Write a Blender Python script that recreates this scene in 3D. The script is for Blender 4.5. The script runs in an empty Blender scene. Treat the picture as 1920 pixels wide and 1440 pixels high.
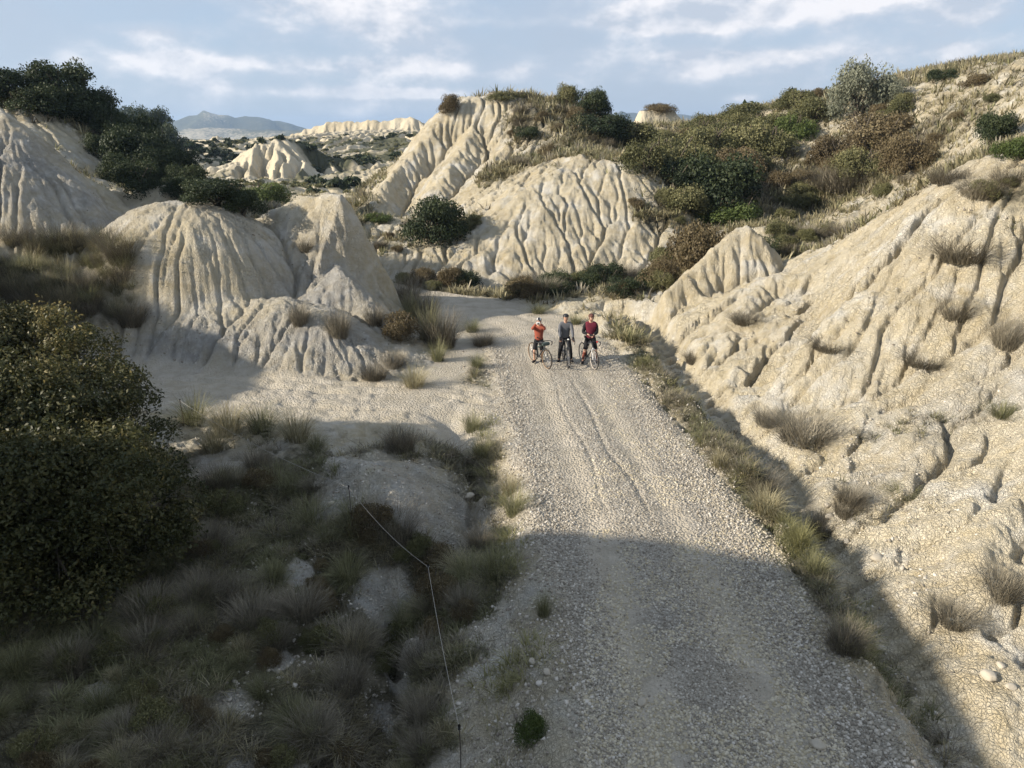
import bpy, bmesh, math, random, time
import numpy as np
from mathutils import Vector, Matrix, Euler
T0 = time.time()
C = bpy.context.scene
rnd = random.Random(7)
# ------------------------------------------------------------------ camera
cam = bpy.data.cameras.new("camera"); camo = bpy.data.objects.new("camera", cam); C.collection.objects.link(camo)
cam.sensor_width = 36; cam.lens = 36*1356/1920.0; cam.clip_start = .1; cam.clip_end = 30000
camo.location = (0, 0, 7.8); camo.rotation_euler = (math.radians(90-19.1), 0, 0); C.camera = camo
# ------------------------------------------------------------------ light
SUN_AZ = math.radians(15); SUN_EL = math.radians(24)      # light travels towards +x, a little towards +y
sd = bpy.data.lights.new("sun", 'SUN'); so = bpy.data.objects.new("sun", sd); C.collection.objects.link(so)
sd.energy = 4.3; sd.angle = math.radians(.53); sd.color = (1, .90, .76)
_d = Vector((math.cos(SUN_EL)*math.cos(SUN_AZ), math.cos(SUN_EL)*math.sin(SUN_AZ), -math.sin(SUN_EL)))
so.rotation_euler = _d.to_track_quat('-Z', 'Y').to_euler()
C.view_settings.view_transform = 'Standard'; C.view_settings.look = 'None'
C.view_settings.exposure = 0.95; C.view_settings.gamma = 1
wd = bpy.data.worlds.new("World"); C.world = wd; wd.use_nodes = True
def N(nt, typ, ins=None, **kw):
    n = nt.nodes.new(typ)
    for a, v in kw.items(): setattr(n, a, v)
    for a, v in (ins or {}).items():
        s = n.inputs[a]
        if isinstance(v, bpy.types.NodeSocket): nt.links.new(v, s)
        else: s.default_value = v
    return n
def ramp(nt, fac, stops, interp='LINEAR'):
    n = nt.nodes.new('ShaderNodeValToRGB'); nt.links.new(fac, n.inputs[0]); cr = n.color_ramp; cr.interpolation = interp
    while len(cr.elements) > 1: cr.elements.remove(cr.elements[-1])
    cr.elements[0].position = stops[0][0]; c = stops[0][1]; cr.elements[0].color = c if len(c) == 4 else (*c, 1)
    for p, c in stops[1:]:
        e = cr.elements.new(p); e.color = c if len(c) == 4 else (*c, 1)
    return n.outputs[0]
def mth(nt, op, a, b=0.0, c=None, clamp=False):
    n = nt.nodes.new('ShaderNodeMath'); n.operation = op; n.use_clamp = clamp
    for i, v in enumerate((a, b, c)):
        if v is None: continue
        if isinstance(v, bpy.types.NodeSocket): nt.links.new(v, n.inputs[i])
        else: n.inputs[i].default_value = v
    return n.outputs[0]
def mixc(nt, f, a, b, mode='MIX'):
    n = nt.nodes.new('ShaderNodeMix'); n.data_type = 'RGBA'; n.blend_type = mode; n.clamp_factor = True
    for s, v in ((n.inputs[0], f), (n.inputs[6], a), (n.inputs[7], b)):
        if isinstance(v, bpy.types.NodeSocket): nt.links.new(v, s)
        elif isinstance(v, (int, float)): s.default_value = v
        else: s.default_value = (*v, 1) if len(v) == 3 else v
    return n.outputs[2]
nt = wd.node_tree; nt.nodes.clear()
sky = N(nt, 'ShaderNodeTexSky', sky_type='NISHITA', sun_disc=False, sun_elevation=SUN_EL)
sky.sun_rotation = math.atan2(-_d.x, -_d.y); sky.air_density = 1.0; sky.dust_density = 1.2; sky.ozone_density = 1.5; sky.altitude = 100
tc = N(nt, 'ShaderNodeTexCoord').outputs['Generated']
sp = N(nt, 'ShaderNodeSeparateXYZ', {0: tc})
# clouds by direction: long flattened heaps, a thin blue veil between them
az = mth(nt, 'ARCTAN2', sp.outputs[0], sp.outputs[1]); el = sp.outputs[2]
cv = N(nt, 'ShaderNodeCombineXYZ', {0: az, 1: mth(nt, 'MULTIPLY', el, 1.75), 2: .37}).outputs[0]
def nz(scale, detail=6, rough=.55, off=(0,0,0), dist=0.0):
    m = N(nt, 'ShaderNodeMapping', {'Vector': cv, 'Location': off})
    return N(nt, 'ShaderNodeTexNoise', {'Vector': m.outputs[0], 'Scale': scale, 'Detail': detail, 'Roughness': rough, 'Distortion': dist}).outputs['Fac']
def blobc(a0, e0, wa, we, amp):
    p = mth(nt, 'POWER', mth(nt, 'DIVIDE', mth(nt, 'SUBTRACT', az, a0), wa), 2.0); q = mth(nt, 'POWER', mth(nt, 'DIVIDE', mth(nt, 'SUBTRACT', el, e0), we), 2.0)
    return mth(nt, 'MULTIPLY', mth(nt, 'EXPONENT', mth(nt, 'MULTIPLY', mth(nt, 'ADD', p, q), -1.0)), amp)
heap = 0.0
for bl in ((.29,.168,.17,.026,.27), (.20,.155,.07,.014,.14), (.60,.160,.10,.032,.26), (-.24,.175,.14,.028,.20), (-.17,.148,.06,.014,.13), (-.46,.137,.10,.014,.10), (-.10,.128,.10,.012,.09), (.38,.108,.16,.010,.10),
           (.16,.120,.14,.014,.08), (-.33,.098,.16,.012,.09), (-.12,.058,.15,.006,.12), (.33,.050,.016,.006,.18), (.02,.155,.10,.010,.08), (-.5,.085,.2,.02,.11), (0,.10,.22,.02,.09), (.2,.085,.25,.018,.09), (-.25,.06,.2,.012,.1), (-.05,.035,.3,.01,.08), (.5,.10,.2,.03,.10)):
    heap = mth(nt, 'ADD', heap, blobc(bl[0]*.88, bl[1]*.82, bl[2], bl[3]*.9, bl[4]*1.25))
n1 = nz(5.2, 10, .58, (.3, .1, 0)); n1b = nz(5.2, 10, .58, (.313, .072, 0)); nbig = nz(2.2, 4, .5)
dens = mth(nt, 'ADD', mth(nt, 'ADD', mth(nt, 'MULTIPLY', n1, .9), mth(nt, 'MULTIPLY', nbig, .25)), heap)
cum = ramp(nt, dens, [(.57, (0,0,0)), (.66, (.45,.45,.45)), (.75, (1,1,1))])
shd = N(nt, 'ShaderNodeMapRange', {'Value': mth(nt, 'SUBTRACT', n1, n1b), 'From Min': -.06, 'From Max': .07}).outputs[0]
veil = ramp(nt, nz(3.2, 6, .55, (1.7, .4, 0), .3), [(.35, (.35,.35,.35)), (.62, (1,1,1))])
base = mixc(nt, .8, sky.outputs[0], (1.32, 1.70, 2.3))
base = mixc(nt, mth(nt, 'MULTIPLY', veil, .8), base, (1.8, 2.05, 2.45))
cl = mixc(nt, shd, (2.1, 2.3, 2.65), (4.2, 4.0, 3.95))
cl = mixc(nt, mth(nt, 'MULTIPLY', cum, .8), (2.1, 2.35, 2.75), cl)
base = mixc(nt, mth(nt, 'MULTIPLY', cum, .85), base, cl)
bg = N(nt, 'ShaderNodeBackground', {'Color': base, 'Strength': .15})
N(nt, 'ShaderNodeOutputWorld', {'Surface': bg.outputs[0]})
# ------------------------------------------------------------------ terrain numbers
CAMZ = 7.8; PITCH = math.radians(19.1); FPX = 1356.0
def ray(px, py):
    a = (px-960.0)/FPX; b = (720.0-py)/FPX
    fy = math.cos(PITCH)+math.sin(PITCH)*b
    fz = -math.sin(PITCH)+math.cos(PITCH)*b
    return a/fy, fz/fy                       # x and z per metre of y
def P(px, py, Y):
    a, c = ray(px, py); return (a*Y, Y, CAMZ+c*Y)
def G(px, py, z=0.0):
    a, c = ray(px, py); Y = (z-CAMZ)/c; return (a*Y, Y, z)

def vnoise(x, y, seed=0):
    tab = _tabs.get(seed)
    if tab is None:
        tab = np.random.RandomState(1000+seed).rand(256, 256).astype(np.float32)*2-1; _tabs[seed] = tab
    xi = np.floor(x).astype(np.int32); yi = np.floor(y).astype(np.int32)
    fx = (x-xi).astype(np.float32); fy = (y-yi).astype(np.float32)
    fx = fx*fx*fx*(fx*(fx*6-15)+10); fy = fy*fy*fy*(fy*(fy*6-15)+10)
    x0 = xi & 255; x1 = (xi+1) & 255; y0 = yi & 255; y1 = (yi+1) & 255
    a = tab[y0, x0]; b = tab[y0, x1]; c = tab[y1, x0]; d = tab[y1, x1]
    return (a+(b-a)*fx)*(1-fy)+(c+(d-c)*fx)*fy
_tabs = {}
def fbm(x, y, oct=4, seed=0, gain=0.5, lac=2.03):
    s = 0; a = 1.0; n = 0
    for i in range(oct):
        s = s+a*vnoise(x+i*17.3, y-i*9.1, seed+i); n += a; a *= gain; x = x*lac; y = y*lac
    return s/n
def sstep(a, b, x):
    t = np.clip((x-a)/(b-a), 0, 1); return t*t*(3-2*t)

# control points (x, y, z) of the ground's broad shape
CP = []
def k(*pts):
    for q in pts: CP.append(P(*q))
def g(*pts):
    for q in pts: CP.append(G(*q))
def w(*pts):
    for q in pts: CP.append(q)
# road corridor and valley floor beside it
w((3,3,0),(3,8,0),(2.6,14,0),(1.9,20,0),(1.35,25,0),(1.6,28,0),(0,31,0),(-2,33.4,0),(-5,35.4,0),(-9,37.4,.1),(-15,39.5,.3),
  (0,35.6,.25),(3,34.2,.3),(-6,38.8,.5),(-10,40,.8),(4.6,30,.1),(5,8,0),(1,8,-.1),(.2,14,-.2),(-.3,20,-.1),(-1,26,0),(-2.5,28,0),(-4,29.5,.1))
# left foreground: path terrace, mound and hollow
g((265,720,0),(400,730,0),(550,745,0),(700,750,0),(820,740,0),(860,790,-.1),(330,830,0),(480,860,0),(620,860,.2),
  (400,950,-.2),(550,960,-.35),(640,1000,-.4),(480,1100,-.6),(620,1130,-.8),(350,1250,-.6),(520,1280,-.8),(650,1300,-1.0),(250,1430,-.5),
  (450,1430,-.9),(650,1430,-1.2),(900,1200,-.5),(930,1350,-.5),(860,1420,-.8),(960,1050,-.2),(800,1050,-.7),(930,1430,-.5))
w((-6,4,-1),(-10,4,-.3),(0,3,-.6),(-5,0,-1),(-10,9,.2),(-12,14,1),(-13,18,1.3),(-16,12,2.0))
# terrace in front of the dome
k((230,600,25.6),(300,592,25.8),(500,590,25.8),(650,600,25.9),(300,650,24.4),(450,655,24.4),(600,655,24.4),(720,640,26),(750,680,24.5),
  (265,705,23.4),(450,708,23.3),(600,712,23.2),(740,712,23.4),(780,700,23.9),(800,640,27))
# left slope
k((150,560,25.5),(60,560,25),(60,640,21.5),(0,500,26.5),(150,470,30),(200,520,28.5),(-150,500,26),(-150,600,20),(-400,600,16))
# left hillside and trees' ridge
k((0,185,48),(80,180,49),(160,200,49),(240,262,50),(320,315,51),(400,368,48),(480,400,45),(540,395,46),(-150,150,46),(-400,120,44),
  (200,325,43),(300,335,45),(390,385,41),(440,420,39),(520,430,38),(120,270,43),(20,250,42),(-120,230,42))
w((-26,60,2.5),(-20,66,.8),(-16,75,0),(-34,64,6),(-40,48,10),(-12,56,.8),(-9,52,1.0),(-8,45,1.0),(-13,40,1.2),(-13,45,2.2),(-11,70,.5),(-6,60,1))
# central hill
k((675,362,62),(700,330,62),(700,408,50),(740,408,50),(800,400,50.5),(860,400,49.5),(750,335,60),(800,270,63.5),(830,205,66),(870,186,67),(930,178,68),(1000,180,68),(965,174,70),
  (1060,186,68),(1100,205,66),(930,250,62.5),(880,330,55),(1000,232,62),(950,300,56.5),(1060,250,59),(1000,300,54.5),(1090,285,54),(1040,230,62))
k((890,440,44.5),(880,470,42.5),(930,420,45),(970,362,47.5),(1010,332,49),(1100,306,50),(1170,318,49),(1200,310,50))
k((760,535,39),(850,535,39.5),(900,533,39.5),(1000,532,39.5),(1100,522,40),(1200,502,41),(1250,492,41),(760,470,42.5),(860,465,43),(700,470,43),(720,430,45),(830,450,44.5),(715,540,40),(690,430,46))
k((1130,430,43.8),(1220,420,44.5),(1030,430,43.8),(1250,380,47),(1270,440,44),(1100,360,47.2))
w((-14,82,1),(-8,85,2),(0,88,4),(8,86,5),(12,76,8.5))
# right plateau
k((1150,245,70),(1210,260,66),(1300,243,74),(1400,218,72),(1500,205,70),(1600,190,66),(1700,172,62),(1800,160,58),(1880,154,54),(1960,140,50),
  (1180,290,60),(1250,300,58),(1300,430,46),(1350,340,53),(1450,262,63),(1330,275,64),(1500,400,49),(1560,300,57),(1600,230,61),(1700,205,58),(1650,330,51),
  (1600,430,43),(1560,478,37.5),(1750,300,45),(1850,200,50),(1900,260,41),(1480,492,36.5),(1520,470,38),(1420,430,42),(1300,480,42),(1380,500,37),(1700,420,36),(1650,440,38),
  (1800,290,38),(1960,220,40),(2100,60,44),(2300,0,40),(1740,250,52),(1850,280,36))
w((30,85,11),(15,95,6),(45,80,14),(60,60,15),(50,40,14),(0,110,1))
# right slope down to the ditch
k((1230,610,29.5),(1210,585,30.8),(1300,570,30),(1330,600,28),(1400,600,26.5),(1500,600,25),(1600,600,23.5),(1700,600,22),(1800,600,20.5),(1900,600,19),(2050,600,17),
  (1440,535,29.5),(1520,530,28.5),(1600,530,26.5),(1700,480,25.2),(1800,450,23.8),(1900,420,22.4),(2050,400,20),(1740,372,26),(1850,340,24.6),(1940,325,23.6),(1800,310,30),(1900,290,28),
  (1500,750,19.8),(1600,750,18.8),(1700,720,18.5),(1800,730,17),(1900,720,16.5),(1700,800,17),(1860,770,16.2),(1560,850,16.6),(1650,900,14.8),(1750,900,14.3),(1850,870,14.4),
  (1700,1000,12.8),(1800,1000,12.4),(1900,1000,12.1),(1800,1100,11),(2000,900,12.5),(2100,700,14),(1400,700,23),(1480,660,23.2))
g((1300,700,-.1),(1420,830,-.1),(1530,960,-.1),(1640,1100,-.15),(1700,1200,-.2),(1760,1300,-.3),(1820,1420,-.4),(1850,1200,0),(1900,1320,-.1),(1960,1200,.1),(2000,1430,-.3),(1380,860,0),(1560,1200,0))
w((-36,19,2),(-42,28,3),(-30,12,2),(-48,20,3),(-30,18,2),(-50,38,6),(-28,24,3))
w((9,4,-.3),(14,6,1),(20,10,5),(26,16,9),(30,25,11),(24,0,6),(20,-10,2),(8,-5,0),(3,-4,0),(0,-10,0),(-10,-8,1),(-14,0,2),(-20,10,3.5),(-22,20,3),(-26,30,4),(-24,26,3.3))
# valley and far land
g((420,342,0),(470,330,0),(600,352,0),(660,335,-.2),(560,322,-.2),(380,330,0),(520,355,0),(620,368,.3),(560,372,.6))
k((340,280,165),(385,283,170),(425,290,175),(300,285,150),(360,310,150),(420,318,150),(640,330,128),(690,320,135),(640,300,165),(700,300,165),(760,300,155),(600,262,210),(680,262,208),(760,262,200),(800,275,190),
  (540,262,240),(600,240,245),(700,238,245),(780,238,235),(340,280,300),(400,282,300),(450,282,310),(500,275,280),(600,262,320),(750,262,320))
w((80,150,8),(150,120,20),(-80,100,6),(-150,150,10),(60,300,5),(-100,300,5),(200,400,10),(-300,500,5),(0,600,0),(300,700,0),(-300,900,-10),(0,1000,-20),(500,1000,-10),(0,1800,-50),(800,1800,-50),(-800,1800,-50))
k((270,262,2500),(430,262,2500),(600,262,2500),(800,262,2500),(1200,262,2500),(1500,262,2500),(1900,262,2500),(0,262,2500),(1150,258,1500),(700,262,1500),(300,262,1500))
w((-2000,-3000,0),(2000,-3000,0),(0,-3000,0),(-3000,0,0),(3000,0,0),(-60,-60,5),(60,-60,5),(0,-60,3),(-60,0,8),(60,0,12),(-400,0,5),(400,0,5),(0,-400,0),(-6000,6500,-150),(0,9000,-150),(6000,6500,-150))
CPA = np.array(CP, dtype=np.float64)
_ca = np.arctan2(CPA[:,0], CPA[:,1]); _cr = np.log(np.hypot(CPA[:,0], CPA[:,1])+.5)
def _phi(d2): return np.sqrt(d2+0.0004)
_zs = np.where(np.exp(_cr) > 100, 1, 1)
_A = _phi((_ca[:,None]-_ca[None])**2+(_cr[:,None]-_cr[None])**2)
_n = len(CPA)
_M = np.zeros((_n+1, _n+1)); _M[:_n,:_n] = _A-np.eye(_n)*0.004; _M[:_n,_n] = 1; _M[_n,:_n] = 1
# z is interpolated as z/(r+12) so that near and far carry alike weight
_w = np.linalg.solve(_M, np.append(CPA[:,2]/(np.exp(_cr)+12), 0))
_GA = np.concatenate([np.radians(np.arange(-180, -60, 3.0)), np.radians(np.arange(-60, 60, .4)), np.radians(np.arange(60, 180.1, 3.0))])
_GR = np.arange(math.log(1.0), math.log(14000), .015)
_tab = np.zeros((len(_GR), len(_GA)))
for _i in range(len(_GR)):
    _tab[_i] = _phi((_GA[:,None]-_ca[None])**2+(_GR[_i]-_cr[None])**2)@_w[:_n]+_w[_n]
def rbf(x, y):
    a = np.arctan2(x, y); r = np.hypot(x, y); lr = np.log(r+.5)
    ia = np.interp(a, _GA, np.arange(len(_GA))); ir = np.clip((lr-_GR[0])/.015, 0, len(_GR)-1.001)
    a0 = np.clip(ia.astype(int), 0, len(_GA)-2); r0 = ir.astype(int); fa = ia-a0; fr = ir-r0
    v = (_tab[r0,a0]*(1-fa)+_tab[r0,a0+1]*fa)*(1-fr)+(_tab[r0+1,a0]*(1-fa)+_tab[r0+1,a0+1]*fa)*fr
    return v*(r+12.5)

def seg_near(x, y, pts, lim=None):
    """nearest point on a polyline: distance, signed side, arc length, interpolated third value"""
    if lim is None and len(pts) > 12 and len(x) > 1000:
        A = np.array(pts); m = (x > A[:,0].min()-9) & (x < A[:,0].max()+9) & (y > A[:,1].min()-9) & (y < A[:,1].max()+9)
        o = np.argsort(A[:,1]); sd = np.where(x < np.interp(y, A[o,1], A[o,0]), 99., -99.)*(1 if A[-1,1] > A[0,1] else -1)
        out = [np.full(x.shape, 99.), sd, np.zeros(x.shape), np.zeros(x.shape)]
        for a, b in zip(out, seg_near(x[m], y[m], pts, 1)): a[m] = b
        return out
    best = None; L = 0.0
    for (x0,y0,z0),(x1,y1,z1) in zip(pts[:-1], pts[1:]):
        dx, dy = x1-x0, y1-y0; l = math.hypot(dx, dy)+1e-9
        t = np.clip(((x-x0)*dx+(y-y0)*dy)/(l*l), 0, 1)
        ex = x-(x0+t*dx); ey = y-(y0+t*dy); d = np.sqrt(ex*ex+ey*ey)
        s = (dx*(y-y0)-dy*(x-x0))/l
        z = z0+(z1-z0)*t; al = L+t*l
        if best is None: best = [d, s, al, z]
        else:
            m = d < best[0]
            for i, v in enumerate((d, s, al, z)): best[i] = np.where(m, v, best[i])
        L += l
    return best
# ridges: crest points, slope left of the crest's direction, slope right, roundness, convexity
RIDGES = []
def ridge(pts, sl, sr, rnd=.5, far=16): RIDGES.append((pts, sl, sr, rnd, far))
ridge([P(490,415,32.4),P(560,470,31.8),P(620,530,30.8),P(665,590,29.6)], .9, .75, .4)
ridge([P(470,412,33),P(545,382,32.4),P(610,362,31.8),P(640,366,31.5),P(660,410,31.3),P(688,480,31),P(712,545,30.6)], 1.3, 1.25, .3)  # spire
ridge([P(600,470,30.5),P(640,520,29),P(680,570,27.8)], .9, .8, .5)
ridge([P(540,430,33.5),P(570,480,31)], .9, .8, .4)
ridge([P(-160,230,36),P(-60,185,34.5),P(0,206,34),P(60,250,35),P(120,302,36),P(230,374,37.5),P(300,350,38),P(340,344,38.2),P(385,356,38),P(420,385,37.6)], .8, .72, .5)
ridge([P(60,420,31),P(130,455,30),P(190,500,29)], .6, .6, .6); ridge([P(200,440,33),P(260,430,34)], .7, .6, .7)
# small cone and the spur below it
ridge([P(1405,428,33),P(1388,433,32.9),P(1330,474,32.2),P(1250,540,31),P(1195,590,30.2)], 1.15, 1.15, .2)
# clay ridge on the right
ridge([P(1900,318,23.8),P(1850,334,24.6),P(1760,345,26),P(1715,385,26.4),P(1650,440,27.2),P(1590,480,28),P(1540,512,28.6)], .75, .62, .4)
ridge([P(1540,512,28.6),P(1440,520,29.4),P(1400,545,29)], .6, .5, .3)
# spurs running down to the ditch
for a in ([(1440,522,29),(1390,580,27.2),(1330,640,25.6)], [(1520,560,27),(1470,610,25.3),(1400,690,23)], [(1600,570,25.4),(1540,640,23.4),(1470,750,20.2)],
          [(1660,560,24.5),(1620,660,21.6),(1590,720,20)], [(1760,560,22.6),(1700,640,20.8),(1660,690,19.7)], [(1680,690,19.6),(1640,760,18),(1600,850,16.3)],
          [(1860,560,20.6),(1800,640,19.3),(1750,690,18.6)], [(1930,740,16),(1830,750,16.6),(1740,752,17.2),(1690,770,17.3)], [(1740,752,17.2),(1750,830,15.4),(1700,930,14)],
          [(1860,770,16.1),(1830,870,14.4),(1720,985,12.9)], [(1960,800,14.8),(1920,880,13.7),(1830,960,12.7)], [(1980,930,12.6),(1880,1000,11.9),(1850,1080,11)],
          [(1960,620,18.4),(1900,680,17.5)], [(2020,560,18.6),(1930,610,18.2),(1880,660,17.9)]):
    ridge([P(*q) for q in a], .8, .8, .35)
# central hill's two fluted faces: spurs
for a in ([(955,272,59.5),(900,340,55),(845,412,49.2)], [(985,302,56),(940,365,51),(895,418,46.5)], [(835,200,66),(770,285,62),(720,345,57),(690,400,52)], [(900,230,64),(850,300,58.5),(800,375,52.5)], [(960,262,60.5),(910,320,56),(870,385,50.5)],
          [(1010,332,49.2),(960,400,45.8),(905,480,41.8)], [(1060,318,49.4),(1000,410,45.2),(940,510,40.6)], [(1105,305,50.2),(1040,410,45.2),(985,515,40.4)],
          [(1150,330,48.6),(1090,430,44.2),(1040,520,40.2)], [(1180,318,49.4),(1150,410,45.2),(1100,500,41)], [(1205,312,50),(1200,400,45.6),(1170,480,41.9)], [(1260,380,47),(1250,440,43.8),(1225,490,41.6)]):
    ridge([P(*q) for q in a], .85, .85, .5, 9)
ridge([P(1203,214,91),P(1262,214,92)], 1.7, 1.7, .5)
# small hillock at the path and its flank
ridge([G(600,862,.25),G(690,878,.55),G(760,905,.45),G(815,960,0),G(850,1020,-.3)], .55, .6, .3)
ridge([P(1926,108,50),P(1990,90,50)], .95, .95, .3, 12)
# far cliffs
ridge([P(432,322,132),P(455,295,138),P(482,272,142),P(520,262,144),P(560,267,146),P(600,284,147),P(640,304,146),P(668,324,145)], .45, .85, .5, 40)
for a in ([(482,272,142),(470,300,137),(455,332,131)], [(520,262,144),(515,300,137),(505,336,130.5)], [(560,267,146),(562,300,139),(556,338,130)], [(540,265,145),(535,300,137.5),(530,337,130.3)]): ridge([P(*q) for q in a], .9, .9, .3, 14)
ridge([P(536,258,236),P(560,244,234),P(600,232,232),P(650,231,231),P(690,230,230),P(730,226,229),P(772,221,228),P(800,232,226),P(826,250,222)], .35, 1.3, .6, 30)
ridge([P(335,276,330),P(380,266,325),P(405,256,322),P(425,262,322),P(450,275,320)], .4, .8, .6, 60)
ridge([P(560,292,185),P(640,284,190),P(720,288,188),P(790,280,182)], .3, .35, 2, 60)
# hill behind the camera on the left, out of frame: it throws the evening shade
SUNAZ = math.radians(15); SUNEL = math.radians(24)
_al = (math.cos(SUNAZ), math.sin(SUNAZ)); _sn = (-math.sin(SUNAZ), math.cos(SUNAZ))
def SA(s, a, z): return (s*_sn[0]+a*_al[0], s*_sn[1]+a*_al[1], z)
_t = math.tan(SUNEL)
ridge([SA(s, -27, h+27*_t) for s, h in ((-30,3.4),(-10,3.1),(0,3.0),(5.6,3.1),(7.4,3.6),(9.4,4.0),(10.6,3.5),(12,2.5),(12.6,1.6),(13.6,.2),(15,-1.2),(18,-1.8),(21,-1.8),(23.9,-.9),(26.3,-.5),(29,-1.1),(31,-1.3),(34,-1.2),(38,-1),(42,-3))], .95, .95, .3, 40)
# far mountains
MTS = [([P(200,262,3600),P(262,240,3500),P(320,223,3500),P(345,216,3500),P(372,207,3500),P(400,212,3550),P(440,213,3600),P(500,221,3700),P(550,229,3700),P(600,240,3700),P(680,262,3700)], .30),
       ([P(180,262,2700),P(270,250,2600),P(330,240,2600),P(420,238,2600),P(500,242,2600),P(560,240,2600),P(640,262,2600)], .22),
       ([P(1080,262,4200),P(1140,226,4200),P(1172,208,4200),P(1200,210,4200),P(1250,208,4300),P(1300,212,4300),P(1400,225,4300),P(1500,262,4300)], .32),
       ([P(640,230,9000),P(900,228,9000)], .1)]
ROAD = [(3.1,-30),(3.05,3),(2.95,7),(2.72,13),(2.1,20),(1.6,25),(1.15,28),(0.1,30.8),(-1.7,33.0),(-5,35.3),(-9,37.4),(-13,39)]
ROAD = [(a,b,0.0) for a,b in ROAD]
def road_smooth(pts, n=8):
    out = []
    for i in range(len(pts)-1):
        p0 = pts[max(i-1,0)]; p1 = pts[i]; p2 = pts[i+1]; p3 = pts[min(i+2,len(pts)-1)]
        for j in range(n):
            t = j/n
            out.append(tuple(.5*((2*p1[c])+(-p0[c]+p2[c])*t+(2*p0[c]-5*p1[c]+4*p2[c]-p3[c])*t*t+(-p0[c]+3*p1[c]-3*p2[c]+p3[c])*t**3) for c in range(3)))
    out.append(pts[-1]); return out
ROADS = road_smooth(ROAD, 3)
PATH = road_smooth([G(-300,690),G(265,722),G(450,735),G(640,752),G(800,755),G(880,770)], 2)
TRAIL = road_smooth([G(760,752),G(815,715),G(862,672),G(868,640),G(845,605),G(815,582)], 2)
DITCH = road_smooth([G(1130,590,-.1),G(1200,618,-.5),G(1262,690,-.55),G(1330,775,-.6),G(1420,880,-.6),G(1500,985,-.65),G(1590,1120,-.65),G(1650,1220,-.6),G(1730,1330,-.6),G(1830,1480,-.6)], 2)
GULLY = road_smooth([G(845,800,-.35),G(880,880,-.6),G(888,960,-.8),G(850,1060,-1.0),G(780,1130,-1.2),G(735,1200,-1.5),G(742,1290,-1.6),G(730,1400,-1.6),G(700,1600,-1.7)], 2)
def dome(x, y, z):
    cx, cy = P(352, 400, 30.6)[:2]; u = (x-cx)/5.6; v = (y-cy)/4.5; rho = np.sqrt(u*u+v*v)+1e-6; th = np.arctan2(v, u)
    m = rho < 1.7; fl = np.abs(vnoise(th*2.6+20, rho*.8+2, 201)); f2 = np.abs(vnoise(th*7+9+.6*vnoise(rho*4, th*3, 7), rho*1.2, 202))
    h = 5.15-3.75*rho**2.3-.25*u-np.exp(-fl*9)*.34*rho**1.2*(rho > 0)-np.exp(-f2*6)*.13*np.minimum(rho, 1)+.10*fbm(x*.9, y*.9, 3, 203)
    h = h+.45*np.exp(-((th+1.95)/.22)**2)*sstep(.35,.9,rho)*sstep(1.4,1.0,rho)       # small buttress in front
    return np.where(m, z+.5*((h-z)+np.sqrt((h-z)**2+.02)), z)
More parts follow.
